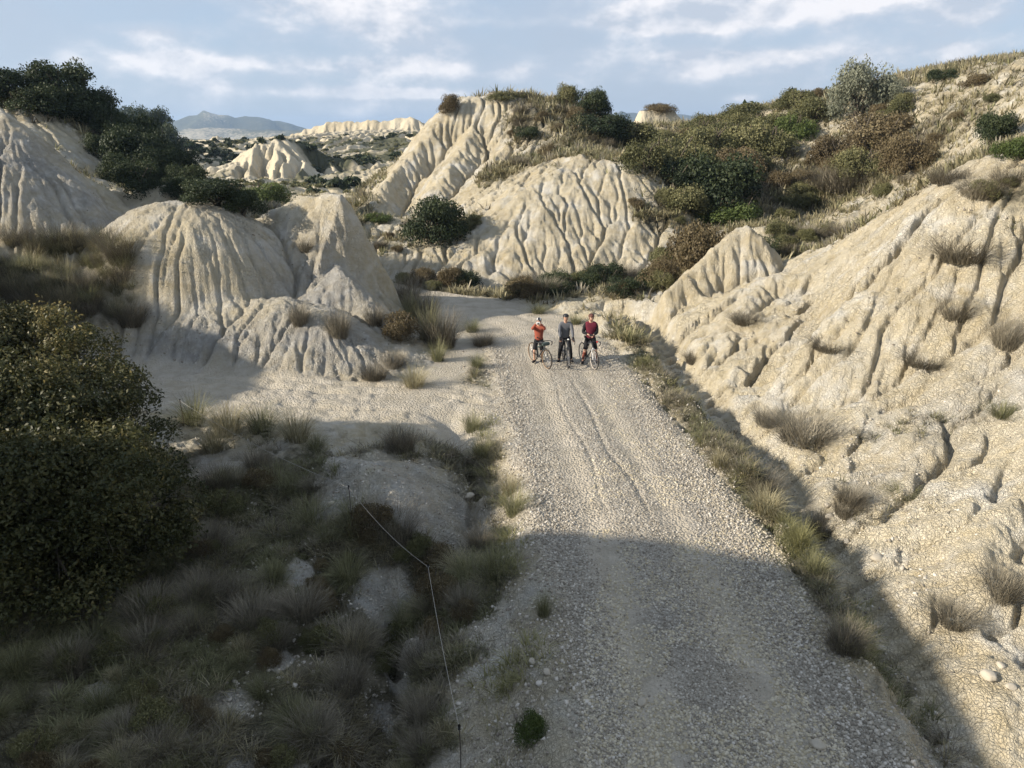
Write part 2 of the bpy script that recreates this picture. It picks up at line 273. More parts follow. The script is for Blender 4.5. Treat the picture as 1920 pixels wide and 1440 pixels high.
def base_height(x, y):
    r = np.hypot(x, y)
    wx = x+.35*fbm(x*.5, y*.5, 2, 11)+.12*fbm(x*2, y*2, 2, 12); wy = y+.35*fbm(x*.5+50, y*.5, 2, 13)+.12*fbm(x*2+50, y*2, 2, 14)
    z = rbf(x, y)
    nearf = sstep(1.5, 14, r)*(1-sstep(90,200,r))
    z = z+nearf*(.55*fbm(x*.16, y*.16, 2, 21)*sstep(25,60,r)+.18*fbm(x*.7, y*.7, 3, 22))
    z = z+sstep(90,200,r)*(.9+2.1*sstep(250,400,r))*fbm(x*.02, y*.02, 4, 23)*np.minimum(1, r/600)*(1+r/1500.)
    bil = sstep(3.5,6,x)*sstep(36,30,y)*sstep(8,11,y)
    for pts, sl, sr, rnd, far in RIDGES:
        A = np.array(pts); dd = far
        m = (x > A[:,0].min()-dd) & (x < A[:,0].max()+dd) & (y > A[:,1].min()-dd) & (y < A[:,1].max()+dd)
        if not m.any(): continue
        f = max(1., A[:,1].mean()/60.); f = f if f < 2 else f*.5+1
        d, s, al, zc = seg_near(wx[m] if f < 2 else x[m]+f*fbm(x[m]*.3/f, y[m]*.3/f, 3, 15), wy[m] if f < 2 else y[m]+f*fbm(x[m]*.3/f+9, y[m]*.3/f, 3, 16), pts)
        sl_ = np.where(s > 0, sl, sr)
        if f >= 2: zc = zc+.22*f*fbm(al*.25, s*0+1, 3, 18)
        h = zc-sl_*(np.sqrt(d*d+rnd*rnd)-rnd)-.004*d*d/max(1, f)
        zz = z[m]; kk = .12*f
        dlt = h-zz
        z[m] = zz+.5*(dlt+np.sqrt(dlt*dlt+kk*kk))-.5*kk*np.exp(-np.abs(dlt))
    lump = np.abs(vnoise(wx*.55+3, wy*.55, 51))*.55+np.abs(vnoise(wx*1.3, wy*1.3, 52))*.24+np.abs(vnoise(wx*2.9, wy*2.9, 53))*.1-.22
    z = z+lump*(bil*.38+.15*(1-bil)*sstep(20,26,y)*sstep(90,70,r)+.3*sstep(8,12,x)*sstep(30,36,y)*sstep(90,70,r))
    z = z+.16*fbm(x*1.1, y*1.1, 3, 56)*sstep(34,42,y)*sstep(88,75,y)*sstep(14,8,np.abs(x+2))
    z = dome(x, y, z)
    fm = r > 1200
    if fm.any():
        xm, ym = x[fm], y[fm]; zz = z[fm]
        for pts, sl in MTS:
            d, s, al, zc = seg_near(xm+120*fbm(xm*.004, ym*.004, 3, 31), ym+120*fbm(xm*.004+7, ym*.004, 3, 32), pts)
            h = zc-sl*d*(1-.25*fbm(al*.006, d*.0015, 3, 33))
            zz = np.maximum(zz, h)
        z[fm] = zz+np.clip((zz+60)/80, 0, 1)*(9*fbm(xm*.004, ym*.004, 5, 34)-10*np.abs(fbm(xm*.0028, ym*.0028, 4, 35)))
    # paths, ditch and gully
    m = r < 70
    xm, ym, zm = x[m], y[m], z[m]
    d, s, al, _ = seg_near(xm, ym, PATH)
    t = sstep(2.6, 1.3, d+.25*fbm(xm, ym, 2, 41)); zm = zm*(1-t)+t*(0+.05*fbm(xm*1.5, ym*1.5, 2, 42)-.09*np.exp(-((s-.8+.1*vnoise(xm*.5,ym*0,48))/.13)**2)-.08*np.exp(-((s+.6)/.13)**2)-.06*np.exp(-((s-1.5)/.1)**2)+.07*np.exp(-((d-1.9)/.25)**2)+.04*fbm(xm*4, ym*4, 2, 49))
    d, s, al, _ = seg_near(xm, ym, TRAIL); t = sstep(1.0, .4, d+.1*fbm(xm*2, ym*2, 2, 43)); zm = zm*(1-t)+t*0.0
    d, s, al, _ = seg_near(xm, ym, ROADS)
    edge = 2.25+.3*fbm(al*.35, s*0+3, 3, 44)
    t = sstep(edge+.9, edge-.1, d)
    rr = .035*np.cos(s*1.2)-.045*np.exp(-((s-.95)/.28)**2)-.045*np.exp(-((s+.75)/.28)**2)+.012*fbm(xm*3, ym*3, 2, 45)-.035*(np.exp(-((s+.25+.15*vnoise(ym*.4, s*0, 46))/.07)**2)+.8*np.exp(-((s-.45+.15*vnoise(ym*.35+9, s*0, 47))/.06)**2))*sstep(13,15,ym)*sstep(24,21,ym)+.05*np.exp(-((d-2.2)/.35)**2)
    zm = zm*(1-t)+t*rr
    # vegetated berm on the right edge
    t = np.exp(-((s+3.15)/.45)**2)*sstep(7,10,ym)*sstep(33,30,ym); zm = zm+t*(.22+.2*fbm(xm*1.6, ym*1.6, 3, 46))
    d, s, al, zc = seg_near(xm+.12*fbm(xm*1.3, ym*1.3, 2, 47), ym, DITCH); wd = .55
    t = np.exp(-(d/wd)**4); zm = zm*(1-t)+t*(np.minimum(zm, zc)+.05*fbm(xm*3, ym*3, 2, 48))
    d, s, al, zc = seg_near(xm+.2*fbm(xm*1.3, ym*1.3, 2, 49), ym+.2*fbm(xm*1.3+5, ym*1.3, 2, 50), GULLY)
    t = np.exp(-(d/.42)**2); t2 = sstep(1.6, .3, d); zm = zm*(1-t2*.6)+t2*.6*np.minimum(zm, zc*.6); zm = zm*(1-t)+t*np.minimum(zm, zc)
    z[m] = zm
    return z
def blur(a, n=1):
    for _ in range(n):
        a = (a+np.roll(a,1,0)+np.roll(a,-1,0))/3; a = (a+np.roll(a,1,1)+np.roll(a,-1,1))/3
    return a
def flat_mask(x, y):
    """1 on road, path and trail"""
    d = seg_near(x, y, ROADS)[0]; d2 = seg_near(x, y, PATH)[0]; d3 = seg_near(x, y, TRAIL)[0]
    return np.maximum(np.maximum(sstep(2.9,2.0,d), sstep(2.4,1.4,d2)), sstep(1.,.4,d3))
class Grid:
    def __init__(s, x0, x1, y0, y1, c, under=None):
        s.x0, s.y0, s.c = x0, y0, c; s.nx = int((x1-x0)/c); s.ny = int((y1-y0)/c)
        s.X, s.Y = np.meshgrid(x0+np.arange(s.nx)*c, y0+np.arange(s.ny)*c)
        s.H0 = base_height(s.X.ravel(), s.Y.ravel()).reshape(s.X.shape)
        if under is not None: s.H0 = s.H0+under.samp(under.D, s.X.ravel(), s.Y.ravel()).reshape(s.X.shape)
    def erode(s, batches, drops, steps, kk, cap, seed, prot=None, inert=.35, p=.5):
        rs = np.random.RandomState(seed); H = s.H0.copy(); c = s.c; ny, nx = H.shape
        H = H+.22*c*fbm(s.X/c*.11, s.Y/c*.11, 2, seed+60)*3+.35*c*(rs.rand(ny, nx)-.5)+.5*c*blur(rs.rand(ny, nx)-.5, 2)
        for b in range(batches):
            Hs = blur(H, 1); gy, gx = np.gradient(Hs, c)
            px = rs.rand(drops)*(nx-3)+1; py = rs.rand(drops)*(ny-3)+1
            vx = np.zeros(drops); vy = np.zeros(drops); cnt = np.zeros(ny*nx)
            life = rs.randint(steps//3, steps, drops)
            for st in range(steps):
                if st % 10 == 9:
                    kq = (st < life) & (sl > .06)
                    px, py, vx, vy, life = px[kq], py[kq], vx[kq], vy[kq], life[kq]
                ix = px.astype(np.int32); iy = py.astype(np.int32); idx = iy*nx+ix
                ax = gx.ravel()[idx]; ay = gy.ravel()[idx]
                sl = np.sqrt(ax*ax+ay*ay)+1e-6
                vx = vx*inert-ax/sl; vy = vy*inert-ay/sl
                n = np.sqrt(vx*vx+vy*vy)+1e-6; vx /= n; vy /= n
                cnt += np.bincount(idx, np.minimum(sl, 1.2), ny*nx)
                px = np.clip(px+vx, 1, nx-3); py = np.clip(py+vy, 1, ny-3)
            cnt = cnt.reshape(ny, nx)
            cv = kk*(cnt**p); cv = .75*cv+.25*blur(cv, 1)
            H = H-cv*c
            D = H-s.H0; D = D-blur(D, 12)*.55                     # keep the broad shape
            if prot is not None: D = D*(1-prot)
            H = s.H0+cap*np.tanh(D/cap)
        D = H-s.H0
        s.cnt = np.log1p(cnt)
        e = np.minimum(np.minimum(s.X-s.X[0,0], s.X[0,-1]-s.X), np.minimum(s.Y-s.Y[0,0], s.Y[-1,0]-s.Y))
        s.D = D*sstep(0, 30*c, e)
    def samp(s, A, x, y):
        fx = (x-s.x0)/s.c; fy = (y-s.y0)/s.c
        ok = (fx > 0) & (fx < s.nx-1.01) & (fy > 0) & (fy < s.ny-1.01)
        fx = np.clip(fx, 0, s.nx-1.01); fy = np.clip(fy, 0, s.ny-1.01); ix = fx.astype(int); iy = fy.astype(int); fx = fx-ix; fy = fy-iy
        return np.where(ok, (A[iy,ix]*(1-fx)+A[iy,ix+1]*fx)*(1-fy)+(A[iy+1,ix]*(1-fx)+A[iy+1,ix+1]*fx)*fy, 0)
# ------------------------------------------------------------------ materials
def newmat(name):
    m = bpy.data.materials.new(name); m.use_nodes = True; nt = m.node_tree; nt.nodes.clear(); return m, nt
def finish(nt, col, rough=.9, bump=None, bstr=.5, bdist=.05, spec=.2, metal=0.0, extra=None):
    ins = {'Base Color': col if isinstance(col, bpy.types.NodeSocket) else (*col, 1), 'Roughness': rough, 'Specular IOR Level': spec, 'Metallic': metal}
    if bump is not None:
        ins['Normal'] = N(nt, 'ShaderNodeBump', {'Height': bump, 'Strength': bstr, 'Distance': bdist}).outputs[0]
    if extra: ins.update(extra)
    b = N(nt, 'ShaderNodeBsdfPrincipled', ins)
    N(nt, 'ShaderNodeOutputMaterial', {'Surface': b.outputs[0]}); return b
def noise(nt, vec, scale, detail=4, rough=.55, out='Fac'):
    return N(nt, 'ShaderNodeTexNoise', {'Vector': vec, 'Scale': scale, 'Detail': detail, 'Roughness': rough}).outputs[out]
def plain(name, col, rough=.6, spec=.3, metal=0.0, var=.15, scale=12):
    m, nt = newmat(name); pos = N(nt, 'ShaderNodeTexCoord').outputs['Object']
    c = mixc(nt, noise(nt, pos, scale), tuple(v*(1-var) for v in col), tuple(min(1, v*(1+var)) for v in col))
    finish(nt, c, rough, noise(nt, pos, scale*8), .15, .01, spec, metal); return m
def terrain_mat(far=False):
    m, nt = newmat('far_clay_terrain' if far else 'eroded_clay_terrain')
    pos = N(nt, 'ShaderNodeNewGeometry').outputs['Position']
    a = N(nt, 'ShaderNodeAttribute', attribute_name='mask'); s = N(nt, 'ShaderNodeSeparateColor', {0: a.outputs['Color']})
    road, veg, grey = s.outputs[0], s.outputs[1], s.outputs[2]; flow = a.outputs['Alpha']
    n1 = noise(nt, pos, .35 if not far else .02, 5); n2 = noise(nt, pos, 3.0 if not far else .1, 5, .6); n3 = noise(nt, pos, 22.0, 4, .65)
    clay = ramp(nt, n1, [(.3, (.46,.385,.245)), (.5, (.54,.465,.315)), (.7, (.59,.53,.40))])
    clay = mixc(nt, ramp(nt, n2, [(.35, (0,0,0)), (.7, (.7,.7,.7))]), clay, (.62,.57,.46))
    if far: clay = mixc(nt, .45, clay, (.33,.29,.22))
    if not far:
        wp = ramp(nt, noise(nt, pos, .7, 6, .6), [(.52, (0,0,0)), (.66, (.75,.75,.75))]); clay = mixc(nt, wp, clay, (.66,.635,.57)); wp2 = ramp(nt, noise(nt, pos, .9, 6, .65), [(.30, (.55,.55,.55)), (.44, (0,0,0))]); clay = mixc(nt, wp2, clay, (.36,.29,.17))
    gcl = ramp(nt, n2, [(.3, (.25,.245,.235)), (.55, (.35,.345,.33)), (.72, (.50,.50,.49))])
    col = mixc(nt, mth(nt, 'MULTIPLY', grey, ramp(nt, noise(nt, pos, 1.1, 5), [(.25, (.4,.4,.4)), (.6, (1,1,1))])), clay, gcl)
    soil = ramp(nt, n2, [(.3, (.085,.078,.05) if not far else (.05,.055,.035)), (.55, (.16,.145,.098) if not far else (.09,.09,.055)), (.72, (.30,.27,.20) if not far else (.16,.15,.10))])
    vm = mth(nt, 'MULTIPLY', veg, 1.0)
    vf = N(nt, 'ShaderNodeMapRange', {'Value': mth(nt, 'ADD', vm, mth(nt, 'MULTIPLY', mth(nt, 'SUBTRACT', n2, .5), 1.6)), 'From Min': .35, 'From Max': .75}).outputs[0]
    col = mixc(nt, vf, col, soil)
    # road: pale dust with coarser grey stone between the wheel tracks
    v = N(nt, 'ShaderNodeTexVoronoi', {'Vector': pos, 'Scale': 16.0, 'Randomness': 1.0})
    dust = ramp(nt, noise(nt, pos, 1.5, 6, .6), [(.3, (.36,.32,.25)), (.7, (.50,.45,.37))])
    st = mixc(nt, ramp(nt, v.outputs['Distance'], [(.35, (1,1,1)), (.75, (.45,.45,.45))]), (.05,.05,.05), mixc(nt, N(nt, 'ShaderNodeSeparateColor', {0: v.outputs['Color']}).outputs[0], (.30,.275,.235), (.55,.52,.46)), 'MIX')
    rc = mixc(nt, mth(nt, 'MULTIPLY', flow, .7), dust, st)
    col = mixc(nt, road, col, rc)
    col = mixc(nt, mth(nt, 'MULTIPLY', mth(nt, 'SUBTRACT', 1.0, road), mth(nt, 'MULTIPLY', flow, .6)), col, mixc(nt, .5, col, (.2,.17,.12)))  # rill channels darkened in the colour, standing in for shade down in them
    # crumbled, cracked skin of the dried clay
    if far:
        b = noise(nt, pos, .25, 6, .6); finish(nt, col, .95, b, .5, 2.0, .1)
    else:
        wn = N(nt, 'ShaderNodeVectorMath', {0: N(nt, 'ShaderNodeTexNoise', {'Vector': pos, 'Scale': 6.0, 'Detail': 3}).outputs['Color'], 3: .16}, operation='SCALE').outputs[0]
        wv = N(nt, 'ShaderNodeVectorMath', {0: pos, 1: wn}, operation='ADD').outputs[0]
        st_ = N(nt, 'ShaderNodeMapping', {'Vector': wv, 'Scale': (1, .8, .6)}).outputs[0]
        def crackle(sc, w0): return ramp(nt, N(nt, 'ShaderNodeTexVoronoi', {'Vector': st_, 'Scale': sc}, feature='DISTANCE_TO_EDGE').outputs['Distance'], [(0, (0,0,0)), (w0, (.75,.75,.75)), (w0*3.5, (1,1,1))])
        wv_ = ramp(nt, noise(nt, pos, .9, 5), [(.4, (.1,.1,.1)), (.62, (1,1,1))])
        c1 = crackle(9.5, .07); c2 = crackle(21.0, .1)
        h = mth(nt, 'ADD', mth(nt, 'MULTIPLY', mth(nt, 'MULTIPLY', c1, .42), wv_), mth(nt, 'MULTIPLY', c2, .22)); h = mth(nt, 'ADD', h, mth(nt, 'MULTIPLY', n3, .55))
        h = mth(nt, 'ADD', h, mth(nt, 'MULTIPLY', noise(nt, pos, 2.6, 6, .65), 1.1))
        hr = mth(nt, 'ADD', mth(nt, 'MULTIPLY', v.outputs['Distance'], -.5), mth(nt, 'MULTIPLY', n3, .4))
        h = mth(nt, 'ADD', mth(nt, 'MULTIPLY', h, mth(nt, 'SUBTRACT', 1.0, road)), mth(nt, 'MULTIPLY', hr, road))
        finish(nt, col, .95, h, 1.0, .12, .08)
    return m
# ------------------------------------------------------------------ ground sheet: eroded on regular grids, meshed finer where the camera is near
g1 = Grid(-32, 42, 4, 84, .1); g1.erode(7, 130000, 60, .12, .36, 1, prot=np.maximum(flat_mask(g1.X, g1.Y)+.38*np.exp(-((g1.X-3)/8)**2-((g1.Y-45)/7)**2)+.45*sstep(5,6,g1.X)*sstep(22,19,g1.Y), .5*np.exp(-((g1.X+12)/7)**2-((g1.Y-29)/5)**2)))
g3 = Grid(3.6, 24, 7, 37, .055, g1); g3.erode(5, 60000, 60, .16, .15, 3, prot=flat_mask(g3.X, g3.Y)); g4 = Grid(-23, -4, 22.5, 36, .055, g1); g4.erode(4, 40000, 60, .12, .13, 4, prot=flat_mask(g4.X, g4.Y))
g5 = Grid(-17, 13, 38, 70, .085, g1); g5.erode(4, 60000, 60, .13, .16, 5)
g2 = Grid(-190, 190, 78, 460, .7); g2.erode(7, 110000, 60, .2, 3.0, 2)
g6 = Grid(-72, -18, 122, 162, .2, g2); g6.erode(7, 45000, 50, .22, .7, 6); g7 = Grid(-95, -10, 200, 250, .3, g2); g7.erode(5, 40000, 40, .2, .9, 7)
print('grids', time.time()-T0)
def arange_log(segs):
    out = []
    for a, b, st in segs: out += list(np.exp(np.arange(math.log(a), math.log(b), st)))
    return np.array(out)
RR = arange_log([(1.5, 6, .03), (6, 15, .0045), (15, 76, .0035), (76, 245, .004), (245, 400, .006), (400, 6300, .013)])
AZ = np.radians(np.concatenate([np.arange(-180, -43, 2.0), np.arange(-43, 43, .066), np.arange(43, 180.1, 2.0)]))
RG, AG = np.meshgrid(RR, AZ, indexing='ij'); VX = (RG*np.sin(AG)).ravel(); VY = (RG*np.cos(AG)).ravel()
VZ = base_height(VX, VY)
d1 = g1.samp(g1.D, VX, VY); d2 = g2.samp(g2.D, VX, VY); VZ = VZ+d1+d2
for g_ in (g3, g4, g5, g6, g7): VZ += g_.samp(g_.D, VX, VY)
flat = flat_mask(VX, VY)*(np.hypot(VX, VY) < 80)
rr_ = np.hypot(VX, VY)
VZ += (1-flat)*(1-sstep(60, 110, rr_))*(.06*fbm(VX*2.6, VY*2.6, 4, 61)-.06*np.abs(fbm(VX*5, VY*5, 3, 64)))
print('verts', len(VZ), time.time()-T0)
nr, na = RG.shape
ZG = VZ.reshape(nr, na)
_lr = np.log(RR)
def height(x, y):
    x = np.atleast_1d(np.asarray(x, float)); y = np.atleast_1d(np.asarray(y, float))
    fr = np.clip(np.interp(np.log(np.hypot(x, y)+1e-6), _lr, np.arange(nr)), 0, nr-1.001); fa = np.clip(np.interp(np.arctan2(x, y), AZ, np.arange(na)), 0, na-1.001)
    i = fr.astype(int); j = fa.astype(int); fr = fr-i; fa = fa-j
    return (ZG[i,j]*(1-fa)+ZG[i,j+1]*fa)*(1-fr)+(ZG[i+1,j]*(1-fa)+ZG[i+1,j+1]*fa)*fr
def hgt(x, y): return float(height(x, y)[0])
def slope_at(x, y, e=.25):
    return np.hypot((height(x+e, y)-height(x-e, y))/(2*e), (height(x, np.asarray(y)+e)-height(x, np.asarray(y)-e))/(2*e))
def hit(px, py, ymin=4.5, ymax=400):
    """where the line of sight through a spot of the picture meets the ground"""
    a, c = ray(px, py); Y = np.exp(np.linspace(math.log(ymin), math.log(ymax), 2500)); z = CAMZ+c*Y
    b = z < height(a*Y, Y)
    i = int(np.argmax(b)) if b.any() else len(Y)-1
    return (a*Y[i], float(Y[i]), hgt(a*Y[i], Y[i]))
# masks
sl_ = np.zeros_like(ZG); sl_[1:-1] = np.abs(ZG[2:]-ZG[:-2])/(RG[2:]-RG[:-2]); _da = np.zeros_like(ZG); _da[:,1:-1] = (ZG[:,2:]-ZG[:,:-2])/((AG[:,2:]-AG[:,:-2])*RG[:,1:-1])
SL = np.sqrt(sl_**2+_da**2)
for _ in range(3): SL = (SL+np.roll(SL,1,0)+np.roll(SL,-1,0)+np.roll(SL,1,1)+np.roll(SL,-1,1))/5
SL = SL.ravel()
def inpoly(x, y, poly):
    c = np.zeros(len(x), bool); n = len(poly)
    for i in range(n):
        (x0, y0), (x1, y1) = poly[i], poly[(i+1) % n]
        if y0 == y1: continue
        c ^= ((y0 > y) != (y1 > y)) & (x < (x1-x0)*(y-y0)/(y1-y0)+x0)
    return c
def ppoly(pts, soft=.6):
    return [P(*q)[:2] for q in pts]
def blob(x, y, cx, cy, rx, ry=None, rot=0):
    ry = ry or rx; c, s = math.cos(rot), math.sin(rot); u = ((x-cx)*c+(y-cy)*s)/rx; v = (-(x-cx)*s+(y-cy)*c)/ry
    return np.exp(-(u*u+v*v))
def sblob(x, y, px, py, Y, r, r2=None):
    q = P(px, py, Y); return blob(x, y, q[0], q[1], r, r2)
def veg_density(x, y, sl):
    r = np.hypot(x, y)
    n = fbm(x*.25, y*.25, 4, 71); n2 = fbm(x*1.1, y*1.1, 3, 72)
    v = .30*sstep(.55, .25, sl)+.35*n+.2*n2
    # left foreground hollow, left slope, left hillside
    rd = seg_near(x, y, ROADS)[1]
    v += 1.5*sstep(2.6, 4.2, rd)*sstep(18.5, 16, y-.15*(x+6))*sstep(2,4,y)
    v += .9*sstep(-13.5, -15, x+.25*(y-25))*sstep(31,27,y)*sstep(17,19,y)
    v += 1.1*sstep(44, 47, y)*sstep(-8, -11, x)*sstep(70,60,y)
    v += .8*blob(x, y, -14, 42.5, 7, 2.2)
    # road verge strips
    v += .55*np.exp(-((rd+3.2)/.6)**2)*sstep(31,29,y)*sstep(6,9,y)+.5*np.exp(-((rd-3.0)/.5)**2)*sstep(13,15,y)*sstep(28.5,27,y)
    v += 1.0*np.exp(-((y-36.8-.02*x)/1.5)**2)*sstep(-12,-9,x)*sstep(9,6,x)
    # centre hill: ledges and top
    v += 1.1*sblob(x, y, 930, 345, 54, 1.3, 2.6)+1.0*sblob(x, y, 860, 440, 46, 2.5)+1.0*sblob(x, y, 1010, 290, 55.5, 6, 2.0)+.15*sblob(x, y, 960, 195, 68, 8, 4)+.4*sblob(x, y, 950, 230, 62, 5, 2)+1.0*sblob(x,y,1210,400,45.5,2,2)+1.0*sblob(x, y, 1110, 240, 64, 5, 4)
    v += .4*sblob(x, y, 960, 270, 58, 11, 5)
    # right plateau
    v += .33*sstep(46, 50, y+.0*x)*sstep(9, 13, x)*sstep(100,85,y)
    v += 1.0*sblob(x, y, 1350, 330, 52, 6, 7)+.7*sblob(x, y, 1600, 340, 52, 6, 6)+.8*sblob(x, y, 1500, 480, 37, 4, 2.2)+.5*sblob(x, y, 1850, 300, 30, 8, 6)+.6*sblob(x, y, 1240, 540, 36, 3, 1.8)
    v += .8*sblob(x, y, 1880, 420, 23, 2.0, 2.5)-.25*sstep(4.5,6,x)*sstep(26,20,y)
    # bare banks in the left foreground
    dd_ = seg_near(x, y, DITCH); v += .65*np.exp(-((np.abs(dd_[0])-1.0)/.5)**2)*(dd_[1] < 0)*(y < 30)*(y > 8)+.7*blob(x, y, 7.6, 13.6, 1.6, 1.0)+.5*blob(x, y, 9.5, 17, 1.5, 1.2)+.6*blob(x,y,7.4,19.3,1.2,.8)
    bare = 0
    for px_, py_, rx_ in ((740,925,2.0),(820,960,1.4),(715,1060,.7),(640,960,.8),(760,1170,.55),(740,1250,.5),(430,900,1.0),(960,1180,.4),(900,1290,.75),(980,1400,.35),(860,1400,.55),(420,1290,.4),(560,1400,.5),(640,840,1.6),(1000,1050,.4),
            (300,1330,.35),(520,1200,.3),(180,1290,.35),(560,1060,.35),(450,1400,.4),(940,1290,.6),(900,1180,.4)):
        q = G(px_, py_, -.4); bare = np.maximum(bare, blob(x, y, q[0], q[1], rx_))
    bare = np.clip(bare*1.5+.5*fbm(x*1.6, y*1.6, 3, 79)*(bare > .02), 0, 1); v = v*(1-.95*bare)
    v += .45*sblob(x, y, 60, 300, 38, 5, 3)
    # bare clay faces
    v -= 1.4*sblob(x, y, 1060, 430, 44, 5.5, 3.2)+1.4*sblob(x, y, 780, 310, 58, 6.5, 5)+1.5*sblob(x, y, 360, 450, 29.5, 6.5, 3)+1.2*sblob(x, y, 640, 450, 33, 2.5, 3)+1.0*sblob(x, y, 100, 350, 34, 7, 4.5)
    v -= 1.3*sblob(x, y, 1390, 470, 32, 2.5)+1.3*sblob(x, y, 1700, 430, 26, 3, 2)+.8*sblob(x, y, 1500, 640, 24, 4, 4)+.6*sblob(x, y, 1780, 620, 19, 3, 2)+.6*sblob(x,y,450,650,24.4,5,1.2)+.5*sblob(x,y,1850,950,13,2.5,2)
    fl = flat_mask(x, y)*(r < 80)
    v = v*(1-fl)-.2*fl
    far = sstep(85, 110, r); nf = fbm(x*.03, y*.03, 4, 74)
    vf = 1.05+1.7*nf-1.5*sstep(.48, .75, sl)
    # ploughed valley field
    vf = vf*(1-.0)
    fld = np.maximum.reduce([sblob(x, y, 425, 336, 131, 7, 6), sblob(x, y, 620, 340, 128, 10, 9), sblob(x, y, 660, 330, 135, 6, 6)])
    vf = .62+1.1*nf+.35*fbm(x*.15, y*.15, 3, 76)-1.2*sstep(.5, .8, sl)-1.3*sblob(x, y, 505, 305, 136, 10, 6)+2.4*sblob(x, y, 625, 300, 150, 9, 9)+1.3*sblob(x, y, 370, 300, 160, 22, 18)+.7*sblob(x, y, 545, 272, 152, 9, 4)-1.0*sblob(x, y, 690, 240, 230, 26, 5)-1.0*sblob(x, y, 400, 266, 322, 20, 8)
    vf = vf*(1-.95*sstep(.3, .6, fld))
    mt = sstep(1000, 1500, r); vf = vf*(1-mt)+mt*(1.0+1.0*fbm(x*.006, y*.006, 6, 78))
    return np.clip(v*(1-far)+vf*far, 0, 1)
VEG = veg_density(VX, VY, SL)
def grey_density(x, y, sl):
    gd = .9*sblob(x, y, 480, 640, 24.6, 9, 1.6)+.8*sblob(x, y, 640, 560, 28.5, 3.5, 2.2)+.7*sblob(x, y, 120, 430, 31.5, 7, 2.5)+.8*sblob(x, y, 500, 760, 21, 9, 1.4)
    gd += .7*sstep(1.6, -2.2, x-.0*y)*sstep(19, 15, y)+.45*sblob(x, y, 820, 510, 40, 4, 2)+.5*sblob(x, y, 1830, 760, 16.6, 2, .8)+.35*sblob(x, y, 1650, 880, 15, 2, 1)
    return np.clip(gd+.25*fbm(x*.5, y*.5, 3, 77), 0, 1)*(np.hypot(x, y) < 90)
GREY = grey_density(VX, VY, SL)
_d, _s, _al, _ = seg_near(VX, VY, ROADS)
gr = np.clip(1-1.1*(np.exp(-((_s-.95)/.42)**2)+np.exp(-((_s+.75)/.42)**2))+.5*fbm(VX*.8, VY*.8, 3, 81)-.08, 0, 1)*sstep(30, 18, VY)
ROADM = np.maximum(sstep(2.35, 1.9, _d+.28*(_s > 0)*sstep(13,9,VY)-.25*sstep(11,15,VY)+.25*fbm(VX*1.2, VY*1.2, 3, 82)), .75*np.maximum(sstep(2.4,1.4,seg_near(VX, VY, PATH)[0]), sstep(1.,.4,seg_near(VX, VY, TRAIL)[0])))*(rr_ < 80)
FLOW = np.clip(g1.samp(blur(g1.cnt, 1), VX, VY)/4-.25, 0, 1)  # off the road this drives the shade painted into the rills
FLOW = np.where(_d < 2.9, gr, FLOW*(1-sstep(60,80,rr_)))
def field(x, y): return sstep(.3, .6, np.maximum.reduce([sblob(x, y, 425, 336, 131, 7, 6), sblob(x, y, 620, 340, 128, 10, 9), sblob(x, y, 660, 330, 135, 6, 6)]))*(rr_ > 90)*(rr_ < 300)
FLD = field(VX, VY); VEG = VEG*(1-FLD)+.62*FLD
MASK = np.stack([ROADM, VEG, GREY, FLOW], -1).astype(np.float32)
# regions: every face goes to one named piece of the setting
fi, fj = np.meshgrid(np.arange(nr-1), np.arange(na-1), indexing='ij')
v00 = (fi*na+fj).ravel(); QUADS = np.stack([v00, v00+1, v00+na+1, v00+na], -1)[:, ::-1]
cxf = VX[QUADS].mean(1); cyf = VY[QUADS].mean(1); rf = np.hypot(cxf, cyf)
reg = np.zeros(len(QUADS), int)
reg[rf > 85] = 8
reg[rf > 1200] = 9
near = rf <= 85
PL = {1: [(-40,22.6),(-17,23.1),(-12,23.3),(-6.0,23.3),(-3.9,26),(-4.6,30),(-5.2,33),(-9,34.6),(-15,36),(-22,38),(-40,40)],
      2: [(-90,36),(-22,38),(-15,38.6),(-9,39),(-8.2,44),(-12,60),(-20,100),(-90,100)],
      3: [(-8.6,38.4),(-4,38.8),(8.0,38.8),(9.4,44),(10.5,50),(11,62),(9,76),(8,100),(-20,100),(-12,60),(-8.2,44)],
      4: [(4.3,28.6),(5.2,34.2),(8.0,38.8),(9.4,44),(10.5,50),(11,62),(9,76),(8,100),(100,100),(100,0),(14,2),(9.4,8),(8.0,11.2),(6.9,14),(5.9,20),(5.2,25)],
      5: [(-90,-60),(-12,-60),(-9,-10),(-9.5,3),(-14,12),(-16,20),(-17,23.1),(-40,22.6),(-90,36)]}
for k_, pl in PL.items(): reg[inpoly(cxf, cyf, pl) & near & (reg == 0)] = k_
reg[(inpoly(cxf, cyf, PL[1])) & near] = 1
reg[(seg_near(cxf, cyf, PATH)[0] < 2.1) & near & np.isin(reg, (0, 5))] = 6
reg[(seg_near(cxf, cyf, ROADS)[0] < 2.45+.25*fbm(cxf, cyf, 2, 91)) & near] = 7
TM = terrain_mat(); TF = terrain_mat(True)
